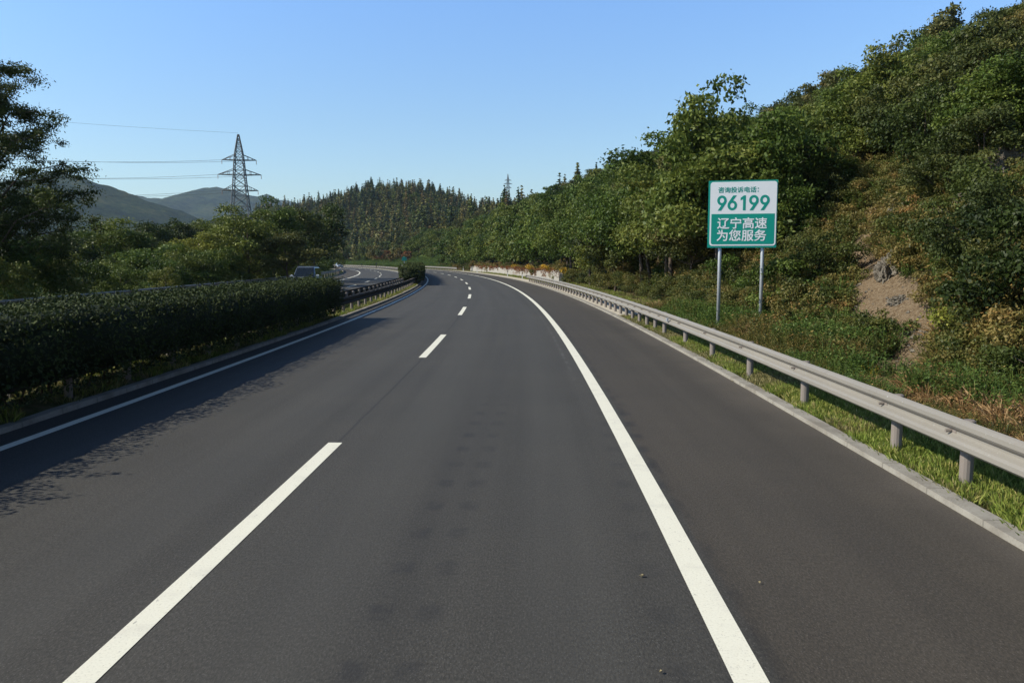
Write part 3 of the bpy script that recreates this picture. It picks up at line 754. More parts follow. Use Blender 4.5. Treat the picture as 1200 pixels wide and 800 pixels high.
# ------------------------------------------------------------------ conifers of the hill behind the bend
sites = []
y = 312.0
while y < 625:
    x = -330.0
    while x < 40:
        xx = x + r.uniform(-2.6, 2.6); yy = y + r.uniform(-2.6, 2.6); s_, o_ = so_of(xx, yy)
        if o_ > (66 if s_ < 400 else 20) or (o_ > 17 and s_ > 300):
            z = Hm(xx, yy); q = project((xx, yy, z + 5))
            if q and 300 < q[0] < 620 and z > .2: sites.append((1 / math.hypot(xx, yy), xx, yy, z))
        x += 5.4
    y += 5.6
sites.sort(key=lambda q: -q[0])
sites = [(q[1], q[2], q[3]) for q in sites] 
for i, (x, y, z) in enumerate([(c[0], c[1], c[2]) for c in CON] + sites[:max(0, 290 - len(CON))]):
    if r.random() < .36 and i >= len(CON):
        plant('oak_far', i, x, y, 1.1 + .7 * r.random(), 'broadleaf_tree', 'rounded broadleaf crown among the conifers on the hill behind the bend', 'tree', 'broadleaf trees on the hill behind the bend', z=z); continue
    k = 'pine' if r.random() < .3 else 'conifer'
    plant(k, i, x, y, .68 + .5 * r.random(), 'conifer_tree', 'conifer in the mixed green and rust-brown stand on the hill behind the bend', 'tree', 'conifers on the hill behind the bend', zs=.9 + .3 * r.random(), z=z)
gn_stuff('conifer_forest', 'mixed conifer forest covering the upper hill behind the bend', [PROTO['conifer'][i][0] for i in range(4)] + [PROTO['pine'][0][0], PROTO['oak_far'][0][0], PROTO['oak_far'][1][0], PROTO['locust_far'][0][0]],
         [(x, y, z - .3, r.random() * 6.28, .68 + .55 * r.random(), r.integers(8)) for x, y, z in sites[max(0, 290 - len(CON)):]])
print('hill conifers', len(sites), len(CON))
# autumn bushes at the foot of that hill and green ones by the bank
for i in range(26):
    s_ = 262 + i * 4.6; o_ = 19 + r.uniform(-1.5, 3.5); p = P(s_, o_); q = project(p)
    k = 'red_bush' if 438 < q[0] < 478 or (q[0] < 438 and r.random() < .25) else 'locust_far'
    plant(k, i, p.x, p.y, .8 + .5 * r.random() if k == 'red_bush' else .45 + .25 * r.random(), 'roadside_bush',
          'rust-red autumn bush at the foot of the conifer hill' if k == 'red_bush' else 'rounded green bush behind the grass bank at the foot of the conifer hill', 'bush',
          'bushes at the foot of the conifer hill', z=Z(p.x, p.y))

# ------------------------------------------------------------------ trees left of the opposite carriageway
def lt(k, i, px, D, ytop, label, name='roadside_tree', wid=1.0, grp=None, cat='tree'):
    """tree at depth D whose top reaches the height seen at ytop in the photo; width factor wid"""
    base = {'dark': 8.0, 'autumn': 6.6, 'fresh_bush': 3.4, 'locust': 6.4, 'locust_far': 6.4, 'oak': 4.6, 'pine': 11, 'shrub': 1.7, 'oak_far': 5.2}[k]
    hz = H_CAM + (305 - ytop) / 938 * D + .1; sz = hz / base; sx = sz * wid
    x = (px - 600) / 938 * D
    return plant(k, i, x, D, sx, name, label, cat, grp or 'trees along the left side of the opposite carriageway', zs=sz / sx, z=-.1, dz=0)
lt('locust', 0, 140, 70, 259, 'full green tree right of the tall dark tree, its top against the bluish mountain', wid=1.55)
lt('dark', 1, 62, 58, 276, 'dark green tree partly hidden behind the branches of the tall tree at the left edge', wid=1.5)
lt('dark', 0, 100, 78, 272, 'broad dark green tree behind the olive-brown conical tree', wid=1.3)
lt('locust', 2, 20, 54, 283, 'dark leafy tree at the left edge of the photo under the tall tree', wid=1.5)
lt('pine', 0, 112, 58, 284, 'narrow olive-brown conical tree in front of the full green tree', wid=.8)
lt('dark', 2, 182, 108, 264, 'dark green tree between the full green tree and the pylon, left of its two neighbours', wid=1.2)
lt('dark', 0, 212, 112, 262, 'dark green tree left of the pylon, middle one of three', wid=1.1)
lt('locust', 3, 240, 116, 256, 'mid green tree just left of the foot of the pylon', wid=1.1)
lt('fresh_bush', 0, 196, 62, 286, 'pale green rounded bush left of the yellowish trees', 'roadside_bush', 1.7, cat='bush')
lt('fresh_bush', 1, 160, 60, 300, 'low green bush between the full green tree and the pale rounded bush', 'roadside_bush', 1.7, cat='bush')
lt('autumn', 0, 236, 70, 272, 'yellowing tree with orange tips, left one of the two under the pylon', wid=1.35)
lt('autumn', 1, 292, 73, 252, 'large yellow-green tree right under the pylon', wid=1.3)
lt('locust', 1, 322, 84, 244, 'bright green tree right of the large yellow-green tree', wid=1.05)
lt('oak', 0, 338, 72, 276, 'broad olive-green tree in front of the dark trees by the approaching car', wid=1.5)
lt('dark', 1, 372, 100, 243, 'dark tree beside the carriageway behind the approaching grey car', wid=1.05)
lt('dark', 2, 350, 92, 250, 'dark green tree just left of the one behind the approaching car', wid=1.2)
lt('autumn', 1, 398, 235, 298, 'pale green tree far along the opposite carriageway beside the distant car', wid=.9)
lt('locust_far', 1, 386, 190, 286, 'dark green tree far along the left edge of the opposite carriageway', wid=1.1)
# undergrowth bushes along that side
kk = 0
for s_ in srange(24, 210, 3.0):
    o_ = -21.3 + r.normal() * .5; p = P(s_, o_)
    scl = .6 + .4 * r.random()
    plant('fresh_bush' if s_ < 95 else 'locust_far', kk, p.x, p.y, scl if s_ < 95 else .3 + .2 * r.random(), 'roadside_bush', 'green bush in the strip along the outer guardrail of the opposite carriageway', 'bush', 'bushes along the outer edge of the opposite carriageway', z=-.1); kk += 1
# woods behind them
kk = 0
for D in (100, 135, 170, 210, 260, 320, 400):
    px = 60 if D > 120 else 20
    while px < 402:
        x = (px - 600) / 938 * D; s_, o_ = so_of(x, D)
        if o_ < -25 and not (D < 130 and px > 330) and not (170 < px < 330 and D < 130):
            k = ('dark', 'locust_far', 'oak_far')[int(r.integers(3))] if D < 200 else ('locust_far', 'oak_far')[int(r.integers(2))]
            hz = min(8.5, H_CAM + (305 - r.uniform(268, 278)) / 938 * D) * (.8 + .3 * r.random()); b = {'dark': 8.0, 'locust_far': 6.4, 'oak_far': 5.2}[k]
            plant(k, kk, x, D, hz / b, 'woodland_tree', 'tree in the flat woods between the opposite carriageway and the mountains', 'tree', 'trees in the woods left of the motorway', z=-.1); kk += 1
        px += 30 * 100 / D * (.8 + .5 * r.random()) + 5
print('left woods', kk)

# tall dark tree at the left edge
def tall_tree():
    r_ = np.random.default_rng(77); cl = []
    D = 38.0; base = Vector(((-30 - 600) / 938 * D, D, -.1))
    tips = [(15, 82), (-20, 60), (40, 118), (66, 140), (78, 166), (95, 196), (92, 222), (100, 246), (84, 252), (60, 205), (30, 165), (10, 130), (-30, 120), (-60, 150), (30, 230), (60, 262), (78, 286), (0, 200), (-50, 220), (-90, 190), (15, 262), (45, 240), (-20, 270), (-80, 270), (-50, 100), (70, 232), (20, 290), (-10, 240), (46, 178), (-120, 230), (-100, 140)]
    pts = []
    for px, py in tips:
        dy = r_.uniform(-3.0, 3.0); y_ = D + dy
        pts.append(Vector(((px - 600) / 938 * D, y_, H_CAM + (305 - py) / 938 * D)) - base)
    top = Vector((.9, 0, 9.2)); mb = MB(); k = 8
    tr = [Vector((0, 0, -.3)).lerp(top, i / k) + Vector((.15 * math.sin(i * 1.3), .12 * math.cos(i), 0)) for i in range(k + 1)]
    mb.tube(tr, [.24 * (1 - .85 * i / k) + .01 for i in range(k + 1)], 8)
    for e in pts:
        t = max(.12, min(.92, (e.z - 1.2 - .35 * Vector((e.x, e.y)).length) / 9.2)); f = t * k; a = int(f); st = tr[a].lerp(tr[min(a + 1, k)], f - a)
        mid = st.lerp(e, .55) + Vector((0, 0, .35 + .08 * e.length)); mb.tube([st, st.lerp(mid, .5) + Vector((0, 0, .12)), mid, e], [.075, .055, .035, .012], 5, False)
        for j in range(15):
            q = st.lerp(mid, r_.uniform(.35, 1)) if j < 6 else mid.lerp(e, r_.uniform(.15, 1.08))
            dd = Vector((r_.normal(), r_.normal(), r_.normal() * .4 + .1)) * .55; tip = q + dd
            mb.tube([q, tip], [.014, .005], 3, False)
            cl.append((tip.x, tip.y, tip.z, .42 + .36 * r_.random()))
    p, N, t = crown_pts(r_, 78000, cl, .6, up=.3, shell=.15)
    p[:, 2] -= .12 * r_.random(len(p))
    V, F, t = leafquads(r_, p, N, .15, .055, t)
    e = empty('tall_tree', base)
    obj('crown', mk('crown', V, F, M['leaf_dark'], tint=t), e); obj('trunk', mb.mesh('trunk', M['bark'], True), e)
    tag(e, 'tall dark tree with loose feathery branches against the sky at the left edge', 'tree', 'trees along the left side of the opposite carriageway')
tall_tree()

# ------------------------------------------------------------------ hedges on the median
def hedge(a, b, dens, leaf, label, htop, seed):
    r_ = np.random.default_rng(seed); L = b - a; oc = -5.50
    n1 = int(L * dens); s_ = a + L * r_.random(n1)
    u = r_.random(n1) * 3.6           # perimeter: right side, top, left side
    hw = 1.02; z0 = .34
    def surf(sv, uv_):
        out = []
        for s0, q in zip(sv, uv_):
            zt = htop + .16 * mn.noise(Vector((s0 * .45, 2, seed))) + .06 * mn.noise(Vector((s0 * 1.7, 5, seed)))
            w2 = hw + .18 * mn.noise(Vector((s0 * .8, q * 1.1, seed))) + .07 * mn.noise(Vector((s0 * 2.6, q * 2.6, seed)))
            if q < 1.0: o = oc + w2; z = z0 + (zt - z0) * q; n = (1, 0, .25)
            elif q < 2.6:
                f = (q - 1.0) / 1.6; o = oc + w2 * (1 - 2 * f); z = zt - .16 * abs(1 - 2 * f) ** 4; n = ((1 - 2 * f) * .5, 0, 1)
            else: o = oc - w2; z = z0 + (zt - z0) * (3.6 - q); n = (-1, 0, .25)
            out.append((o, z, *n))
        return np.array(out)
    S = surf(s_, u); inset = np.abs(r_.normal(size=n1)) * .11 - .03
    nn = S[:, 2:5] / np.linalg.norm(S[:, 2:5], axis=1, keepdims=True)
    o = S[:, 0] - nn[:, 0] * inset; z = S[:, 1] - nn[:, 2] * inset
    # loose filling so no light passes through the upper part, thinner to the bottom
    n2 = int(L * dens * .35); s2 = a + L * r_.random(n2); o2_ = oc + (r_.random(n2) * 2 - 1) * .85; z2 = z0 - .12 + (htop - .15 - z0 + .12) * r_.random(n2) ** .8
    # end faces
    n3 = int(dens * 1.6); s3 = np.where(r_.random(n3) < .5, a, b) + r_.normal(size=n3) * .07; o3 = oc + (r_.random(n3) * 2 - 1) * .95; z3 = z0 + (htop - z0) * r_.random(n3)
    # stray shoots on top
    n4 = int(L * 14); s4 = a + L * r_.random(n4); o4 = oc + (r_.random(n4) * 2 - 1) * .9; z4 = htop + .02 + np.abs(r_.normal(size=n4)) * .07
    ns = int(L * 2.2); cs_ = a + L * r_.random(ns); co2 = oc + (r_.random(ns) * 2 - 1) * .95; ch = .12 + .30 * r_.random(ns) ** 2; kk_ = r_.integers(0, ns, ns * 34); fz = r_.random(ns * 34)
    s5 = cs_[kk_] + r_.normal(size=ns * 34) * .07; o5 = co2[kk_] + r_.normal(size=ns * 34) * .06 + .15 * np.sign(co2[kk_] - oc) * fz; z5 = htop - .05 + ch[kk_] * fz; n4 += ns * 34
    sa = np.concatenate([s_, s2, s3, s4, s5]); oa = np.concatenate([o, o2_, o3, o4, o5]); za = np.concatenate([z, z2, z3, z4, z5])
    Pn = np.array([P(p, q, zz)[:] for p, q, zz in zip(sa, oa, za)])
    N = unit(np.concatenate([nn, np.tile([[0, 0, 1.0]], (n2 + n3 + n4, 1))]) + .8 * r_.normal(size=(len(sa), 3)))
    cl = np.array([.5 + .6 * mn.noise(Vector((p * .9, q * 1.5, seed))) for p, q in zip(sa, oa)])
    t = np.clip(cl * .5 + .5 * r_.random(len(sa)), 0, 1)
    Ls = np.full(len(sa), leaf); Ls[n1:n1 + n2] = leaf * 1.9
    V, F, t = leafquads(r_, Pn, N, Ls, Ls * .55, t)
    # solid dark core, added to keep light from passing through the hedge
    cs = srange(a + .12, b - .12, .35); cV = []; sec = [(.72, z0 + .18), (.86, .95), (.80, htop - .28), (.5, htop - .14), (-.5, htop - .14), (-.80, htop - .28), (-.86, .95), (-.72, z0 + .18)]
    for q in cs:
        for (do, zz) in sec: cV.append(P(q + .1 * mn.noise(Vector((q * 5, do, zz))), oc + do * (1 + .12 * mn.noise(Vector((q * 1.3, do * 2, zz * 2)))), zz + .1 * mn.noise(Vector((q * 1.9, do, 7)))))
    nc_ = len(sec); cF = [(i * nc_ + j, i * nc_ + (j + 1) % nc_, (i + 1) * nc_ + (j + 1) % nc_, (i + 1) * nc_ + j) for i in range(len(cs) - 1) for j in range(nc_)]
    cF += [(0, 7, 6, 1), (1, 6, 5, 2), (2, 5, 4, 3)]; ee = (len(cs) - 1) * nc_; cF += [tuple(ee + q for q in reversed(f)) for f in ((0, 7, 6, 1), (1, 6, 5, 2), (2, 5, 4, 3))]
    F = np.vstack([F, np.array(cF) + len(V)]); V = np.vstack([V, np.array([v[:] for v in cV])]); t = np.concatenate([t, np.zeros(len(cF))])
    base = P((a + b) / 2, oc, 0); e = empty('hedge', base)
    obj('foliage', mk('foliage', V, F, M['leaf_hedge'], tint=t), e, base)
    for k, s0 in enumerate(srange(a + .3, b - .3, 1.0 if L > 45 else .8)):
        mb = MB()
        for j in range(3):
            an = j * 2.1 + k; q = P(s0 + .08 * math.cos(an), oc + .12 * math.sin(an)); mb.tube([q + Vector((0, 0, .02)), q + Vector((.12 * math.sin(an * 2), .1 * math.cos(an), .45)), q + Vector((.3 * math.sin(an), .25 * math.cos(an * 3), 1.1))], [.022, .017, .008], 5, False)
        obj('stem', mb.mesh('stem', M['bark']), e, base)
    tag(e, label, 'hedge', 'clipped hedges on the median')
hedge(-14, 32.2, 2100, .062, 'long dark clipped hedge on the median at the left, running out of the frame', 1.62, 3)
hedge(75, 150, 420, .14, 'short block of clipped hedge on the median seen end-on in the middle of the bend', 1.74, 4)

# ------------------------------------------------------------------ guardrails
WP = [(.44, .028), (.452, .05), (.478, .082), (.522, .082), (.548, .06), (.572, .02), (.590, .0), (.612, .0), (.630, .02), (.654, .06), (.680, .082), (.724, .082), (.750, .05), (.762, .028)]
def rail(label, o_face, side, a, b, posts, cat='guardrail', group='motorway guardrails', mat='rail', terminal=None, zoff=0.0, name='guardrail', spacer=True):
    """o_face = offset of the crest facing traffic; side = +1 when traffic is at smaller o"""
    base = P((a + b) / 2, o_face + side * .15, 0); e = empty(name, base)
    prof = [(o_face + side * (.082 - d), z + zoff) for z, d in WP] + [(o_face + side * (.082 - d + .005), z + zoff) for z, d in reversed(WP)]
    s0 = a; i = 0
    while s0 < b - .1:
        s1 = min(b, s0 + 4.0); me = sweep('beam', [(o + side * (.0015 * (i % 2)), z + .001 * (i % 2)) for o, z in prof], srange(s0, s1 + (.12 if s1 < b else 0), 1.0), M[mat], closed=True, cap=True)
        obj('beam', me, e, base); s0 = s1; i += 1
    if terminal:
        for q in terminal:
            mb = MB(); c = P(q, o_face + side * .06, .60 + zoff); mb.tube([c + Vector((0, -.12, -.02)), c + Vector((0, .02, 0))], [.17, .17], 12); obj('terminal', mb.mesh('terminal', M[mat]), e, base)
    pm = MB(); pm.tube([(0, 0, -.3), (0, 0, .70), (0, 0, .712)], [.066, .066, .05], 14); pme = pm.mesh('post', M['post'], False)
    sm = MB(); sm.box((0, 0, .6), (.10, .16, .24)); sm.tube([(-side * .06, 0, .6), (-side * .115, 0, .6)], .017, 6); sme = sm.mesh('spacer', M['post'])
    o_post = o_face + side * (.082 + .10 + .066)
    for q in posts:
        p = P(q, o_post, zoff); ob = obj('post', pme, e); ob.location = p - base; ob.rotation_euler = (0, 0, head(q))
        if spacer:
            p2 = P(q, o_face + side * (.082 + .045), zoff); sb = obj('spacer', sme, ob); sb.location = (side * (-.121), 0, 0)
    tag(e, label, cat, group); return e
posts = [2.2, 5.2, 8.2, 9.75, 12.95, 16.05, 19.15, 22.15, 25.2] + [26.78 + 1.58 * i for i in range(39)]
rail('beige double-wave guardrail on short round posts running along the right shoulder past the sign', 6.73, 1, -6, 87.6, posts, terminal=[87.6])
rail('guardrail along the right shoulder in the far distance, beyond the gap after the retaining wall', 6.8, 1, 176, 262, srange(177, 261, 4))
rail('dark shaded guardrail on the near edge of the median, under the long hedge', -4.86, -1, -14, 152, srange(-13, 151, 2), spacer=False, mat='rail_shade')
rail('guardrail on the far edge of the median, facing the opposite carriageway', -6.30, 1, -14, 152, srange(-13, 151, 2), spacer=False, mat='rail_shade')
rail('guardrail closing the median in the distance round the bend', -5.35, -1, 154, 330, srange(155, 329, 4), spacer=False)
rail('guardrail on the outer edge of the opposite carriageway, just visible above the long hedge', -17.95, -1, 8, 215, srange(9, 214, 4), spacer=False)

mb = MB(); q_ = P(23.4, 6.70, .60); mb.box(q_, (.05, .14, .10)); g_ = [o_ for o_ in bpy.data.objects if o_.name == 'guardrail'][0]
obj('reflector', mb.mesh('reflector', M['galv']), g_, g_.location)

# ------------------------------------------------------------------ delineator posts
M['white_post'] = plain('delineator_white', (.75, .75, .72), .5); M['black_band'] = plain('delineator_black', (.03, .03, .03), .5); M['reflector'] = plain('reflector_orange', (.7, .35, .05), .3)
for q, lab in ((97, 'white delineator post by the retaining wall, nearest to the guardrail end'), (113, 'white delineator post by the retaining wall, second from the guardrail end'),
               (151, 'white delineator post by the bushes at the far end of the retaining wall'), (170, 'white delineator post farthest along, next to the distant guardrail')):
    b = P(q, 7.35, 0); e = empty('delineator_post', b)
    mb = MB(); mb.box((0, 0, .45), (.13, .06, .95)); mb.box((0, 0, .94), (.11, .045, .03)); obj('body', mb.mesh('body', M['white_post']), e)
    mb = MB(); mb.box((0, 0, .78), (.136, .066, .18)); obj('band', mb.mesh('band', M['black_band']), e)
    mb = MB(); mb.box((0, -.034, .78), (.05, .008, .13)); obj('reflector', mb.mesh('reflector', M['reflector']), e)
    tag(e, lab, 'post', 'delineator posts along the right shoulder')
for q, h, lab in ((232, 1.35, 'thin dark marker post standing on the distant median guardrail, right one of two'), (262, 1.0, 'shorter dark marker post on the distant median guardrail, left one of two')):
    b = P(q, -5.5, 0); e = empty('marker_post', b)
    mb = MB(); mb.tube([(0, 0, -.1), (0, 0, h)], .07, 8); obj('pole', mb.mesh('pole', M['black_band']), e)
    mb = MB(); mb.box((0, 0, h + .12), (.34, .05, .34)); obj('plate', mb.mesh('plate', M['black_band']), e)
    tag(e, lab, 'post', 'dark marker posts on the distant median')

# ------------------------------------------------------------------ retaining wall with creepers
def wall():
    a, b = 80, 172; oc = 9.15; base = P((a + b) / 2, oc + .2, 0); e = empty('retaining_wall', base)
    def top(s): return 1.1 + .35 * mn.noise(Vector((s * .22, 1, 0))) + .1 * mn.noise(Vector((s * .9, 1, 0)))
    V = []; U = []; svs = srange(a, b, 1.0)
    for s in svs:
        t = top(s)
        for o, z in ((oc, -.2), (oc + .12, t), (oc + .5, t), (oc + .55, -.2)): V.append(P(s, o, z)); U.append((o, s))
    F = [(i * 4 + j, i * 4 + j + 1, i * 4 + j + 5, i * 4 + j + 4) for i in range(len(svs) - 1) for j in range(3)] + [(3, 2, 1, 0), tuple(len(V) - 4 + k for k in range(4))]
    obj('wall', mk('wall', V, F, M['wall'], uv=U), e, base)
    tag(e, 'low pale concrete retaining wall behind the far end of the long guardrail, plants hanging over it', 'wall')
    r_ = np.random.default_rng(9)
    for mat, n, lab, lo in (('leaf_red', 80, 'reddish-brown creeper hanging over the pale retaining wall', 0), ('leaf_scrub', 110, 'green weeds growing along the top of the pale retaining wall', 0), ('leaf_yellow', 9, 'bright yellow foliage patches along the top of the pale retaining wall', 1)):
        cl = []
        for _ in range(n):
            s = a + (b - a) * r_.random(); L = .25 + .9 * r_.random() ** 2
            if lo: s = [78, 92, 93.5, 103, 104.5, 106, 118, 120, 122][_ % 9] + r_.normal() * .5; cl.append((*P(s, oc + .25, top(s) + .25), .45)); continue
            m_ = 4
            for k in range(m_): z = top(s) + .15 - (L * k / m_ if mat == 'leaf_red' else -.3 * k / m_); cl.append((*P(s + r_.normal() * .15, oc + (-.05 if mat == 'leaf_red' else .4), z), .22 + .12 * r_.random()))
        p, N, t = crown_pts(r_, n * 45 if not lo else 900, cl, .8, .2)
        V, F, t = leafquads(r_, p, N, .16, .10, t)
        o = obj('creeper', mk('creeper', V, F, M[mat], tint=t)); tag(o, lab, kind='stuff')
wall()

# ------------------------------------------------------------------ the service sign
M['sign_green'] = plain('sign_green', (.0, .27, .21), .4, .4, 0, .05); M['sign_white'] = plain('sign_white', (.78, .80, .82), .4, .4, 0, .03)
def to_mesh_text(body, box, mat, name, bold=.0, z=.0):
    cu = bpy.data.curves.new(name, 'FONT'); cu.body = body; cu.extrude = .003; cu.resolution_u = 5
    to = bpy.data.objects.new(name, cu); C.objects.link(to)
    dg = bpy.context.evaluated_depsgraph_get(); dg.update(); me = bpy.data.meshes.new_from_object(to.evaluated_get(dg)); bpy.data.objects.remove(to)
    co_ = np.empty(len(me.vertices) * 3, dtype=np.float32); me.vertices.foreach_get('co', co_); co_ = co_.reshape(-1, 3)
    mn_, mx_ = co_.min(0), co_.max(0); x0, x1, y0, y1 = box
    co_[:, 0] = x0 + (co_[:, 0] - mn_[0]) / (mx_[0] - mn_[0]) * (x1 - x0); co_[:, 1] = y0 + (co_[:, 1] - mn_[1]) / (mx_[1] - mn_[1]) * (y1 - y0)
    zz = co_[:, 2].copy(); V = np.stack([co_[:, 0], -.012 - (zz - zz.min()) * .5 - z, co_[:, 1]], 1)
    F0 = [tuple(reversed(q.vertices)) for q in me.polygons]; VV = []; FF = []; h = y1 - y0
    for i, (dx, dz) in enumerate([(0, 0), (-1, .7), (1, -.7), (-1, -.7), (1, .7), (-1, 0), (1, 0), (0, 1), (0, -1)]):
        W = V + np.array([dx * bold * h, -.00025 * i, dz * bold * h]); n0 = len(VV) * len(V); VV.append(W); FF += [tuple(k + n0 for k in f) for f in F0]
    return mk(name, np.vstack(VV), FF, mat)
def rrect(x0, x1, y0, y1, rad, n=6, corners=(1, 1, 1, 1)):
    pts = []
    for (cx, cy, a0, on) in ((x1 - rad, y1 - rad, 0, corners[0]), (x0 + rad, y1 - rad, 90, corners[1]), (x0 + rad, y0 + rad, 180, corners[2]), (x1 - rad, y0 + rad, 270, corners[3])):
        if not on: sx = 1 if cx > (x0 + x1) / 2 else -1; sy = 1 if cy > (y0 + y1) / 2 else -1; pts.append((cx + sx * rad, cy + sy * rad)); continue
        for k in range(n + 1): a = R(a0 + 90 * k / n); pts.append((cx + rad * math.cos(a), cy + rad * math.sin(a)))
    return pts
def slab(pts, d0, d1, mat, name):
    n = len(pts); V = [(x, d0, y) for x, y in pts] + [(x, d1, y) for x, y in pts]
    return mk(name, V, [tuple(range(n)), tuple(range(2 * n - 1, n - 1, -1))] + [(i, i + n, (i + 1) % n + n, (i + 1) % n) for i in range(n)], mat)
def sign():
    D = 25.8; x = (867 - 600) / 938 * D; yaw = R(12)
    b = Vector((x, D, Z(x, D))); e = empty('service_sign', b); e.rotation_euler = (0, 0, -yaw)
    k = 2.2 / 635 * .965; zb = 2.635
    def X(u): return (u - 382) * k
    def Y(v): return zb + (720 - v) * k
    mb = MB(); mb.box((0, .03, (Y(85) + Y(720)) / 2), (635 * k, .05, 635 * k)); bd = mb.mesh('board', M['sign_green']); bo = obj('board', bd, e)
    obj('white_panel', slab(rrect(X(82), X(692), Y(702), Y(98), 26 * k), .006 - .006, -.004, M['sign_white'], 'white_panel'), bo)
    obj('green_panel', slab(rrect(X(96), X(678), Y(688), Y(400), 18 * k, corners=(0, 0, 1, 1)), -.004, -.008, M['sign_green'], 'green_panel'), bo)
    g, wt = M['sign_green'], M['sign_white']
    obj('lettering', to_mesh_text('咨询投诉电话：', (X(155), X(525), Y(200), Y(147)), g, 'lettering', .020, -.008), bo)
    obj('lettering', to_mesh_text('辽宁高速', (X(155), X(608), Y(540), Y(436)), wt, 'lettering', .017, -.002), bo)
    obj('lettering', to_mesh_text('为您服务', (X(152), X(605), Y(656), Y(552)), wt, 'lettering', .017, -.002), bo)
    # digits drawn like the photograph's: round bowls with straight tails
    mb = MB()
    def ring(cx, cy, rx, ry, ix, iy, d):
        n = 28; V = []
        for q in range(n):
            a = 2 * math.pi * q / n
            for (ax, ay) in ((rx, ry), (ix, iy)):
                for dd in (-.004, d): V.append((X(cx + ax * math.cos(a)), dd, Y(cy + ay * math.sin(a))))
        F = []
        for q in range(n):
            i = q * 4; j = ((q + 1) % n) * 4; F += [(i + 1, j + 1, j + 3, i + 3), (i, i + 1, j + 1, j), (i + 2, j + 2, j + 3, i + 3)]
        mb.add(V, F)
    def poly(pts, d):
        n = len(pts); V = [(X(a), -.004, Y(c)) for a, c in pts] + [(X(a), d, Y(c)) for a, c in pts]
        mb.add(V, [tuple(range(n, 2 * n))] + [(i, (i + 1) % n, (i + 1) % n + n, i + n) for i in range(n)])
    def nine(x0): ring(x0 + 44, 272, 44, 47, 20, 24, -.008); poly([(x0 + 88, 278), (x0 + 84, 296), (x0 + 38, 368), (x0 + 6, 368), (x0 + 52, 300), (x0 + 62, 290)], -.0092)
    def six(x0): ring(x0 + 44, 320, 44, 47, 20, 24, -.008); poly([(x0, 314), (x0 + 4, 296), (x0 + 50, 226), (x0 + 82, 226), (x0 + 36, 292), (x0 + 26, 302)], -.0092)
    nine(146); six(243); poly([(385, 368), (385, 262), (362, 274), (362, 250), (392, 227), (410, 227), (410, 368)], -.008); nine(440); nine(540)
    obj('number', mb.mesh('number', g), bo)
    for dx in (-.66, .66):
        mb = MB(); mb.tube([(dx, .11, -.5), (dx, .11, 4.7)], .057, 16); obj('pole', mb.mesh('pole', M['galv'], True), e)
        mb = MB()
        for zz in (zb + .25, zb + 1.1, zb + 1.95): mb.box((dx, .12, zz), (.15, .135, .05))
        obj('bracket', mb.mesh('bracket', M['galv']), e)
    tag(e, 'square green and white service sign reading 96199 on two grey poles behind the right guardrail', 'road sign')
sign()
def small_sign():
    b = P(268, 9.5, 0); b.z = Z(b.x, b.y); e = empty('direction_sign', b); e.rotation_euler = (0, 0, head(240) * .4)
    mb = MB(); mb.tube([(0, .05, -.3), (0, .05, 3.2)], .10, 10); obj('pole', mb.mesh('pole', M['galv']), e)
    pts = rrect(-.8, .8, 2.1, 3.3, .2); obj('board', slab(pts, .0, -.05, M['sign_green'], 'board'), e)
    mb = MB(); mb.tube([(0, -.03, 3.3), (0, -.03, 3.5)], [.3, .12], 10); obj('cap', mb.mesh('cap', M['sign_green']), e)
    tag(e, 'small dark green sign on a pale post in the distance above the median hedge block', 'road sign')
small_sign()

# ------------------------------------------------------------------ pylons and wires
def pylon(loc, H, scl, rz, label, bw=.16):
    e = empty('power_pylon', loc); e.rotation_euler = (0, 0, rz)
    def hw(z): return np.interp(z, [0, .575 * H, .80 * H, .845 * H, H], [5.4 * scl, 2.55 * scl, 1.7 * scl, 1.5 * scl, .15 * scl])
    mb = MB(); lv = [0]; z = 0
    while z < H * .985: z += max(1.6 * scl, hw(z) * 1.35); lv.append(min(z, H * .995))
    for i in range(len(lv) - 1):
        a, b = lv[i], lv[i + 1]; ha, hb = hw(a), hw(b)
        ca = [Vector((sx * ha, sy * ha, a)) for sx, sy in ((-1, -1), (1, -1), (1, 1), (-1, 1))]; cb = [Vector((sx * hb, sy * hb, b)) for sx, sy in ((-1, -1), (1, -1), (1, 1), (-1, 1))]
        for k in range(4):
            mb.bar(ca[k], cb[k], bw); n = (k + 1) % 4
            mb.bar(ca[k], cb[n], bw * .55); mb.bar(ca[n], cb[k], bw * .55); mb.bar(cb[k], cb[n], bw * .5)
    obj('mast', mb.mesh('mast', M['lattice']), e)
    tips = []
    for za, wa in ((.80 * H, 6.6 * scl), (.692 * H, 8.3 * scl), (.575 * H, 6.9 * scl)):
        mb = MB(); h = hw(za); up = 2.1 * scl; hu = hw(za + up)
        for sx in (-1, 1):
            tip = Vector((sx * wa, 0, za))
            for sy in (-1, 1):
                a = Vector((sx * h, sy * h, za)); c = Vector((sx * hu, sy * hu, za + up)); mb.bar(a, tip, bw * .8); mb.bar(c, tip, bw * .7)
                for f in (.35, .68): mb.bar(a.lerp(tip, f), c.lerp(tip, f), bw * .5)
            mb.bar(Vector((sx * h, -h, za)), Vector((sx * h, h, za)), bw * .6); tips.append(tip)
        mb.bar(Vector((-h, -h, za)), Vector((h, -h, za)), bw * .7); mb.bar(Vector((-h, h, za)), Vector((h, h, za)), bw * .7)
        obj('crossarm', mb.mesh('crossarm', M['lattice']), e)
        for sx in (-1, 1):
            mb = MB(); mb.tube([(sx * wa, 0, za), (sx * wa, 0, za - 1.6 * scl)], .11 * scl, 6); obj('insulator', mb.mesh('insulator', M['insul']), e)
    tag(e, label, 'pylon', 'power line pylons'); return e, tips
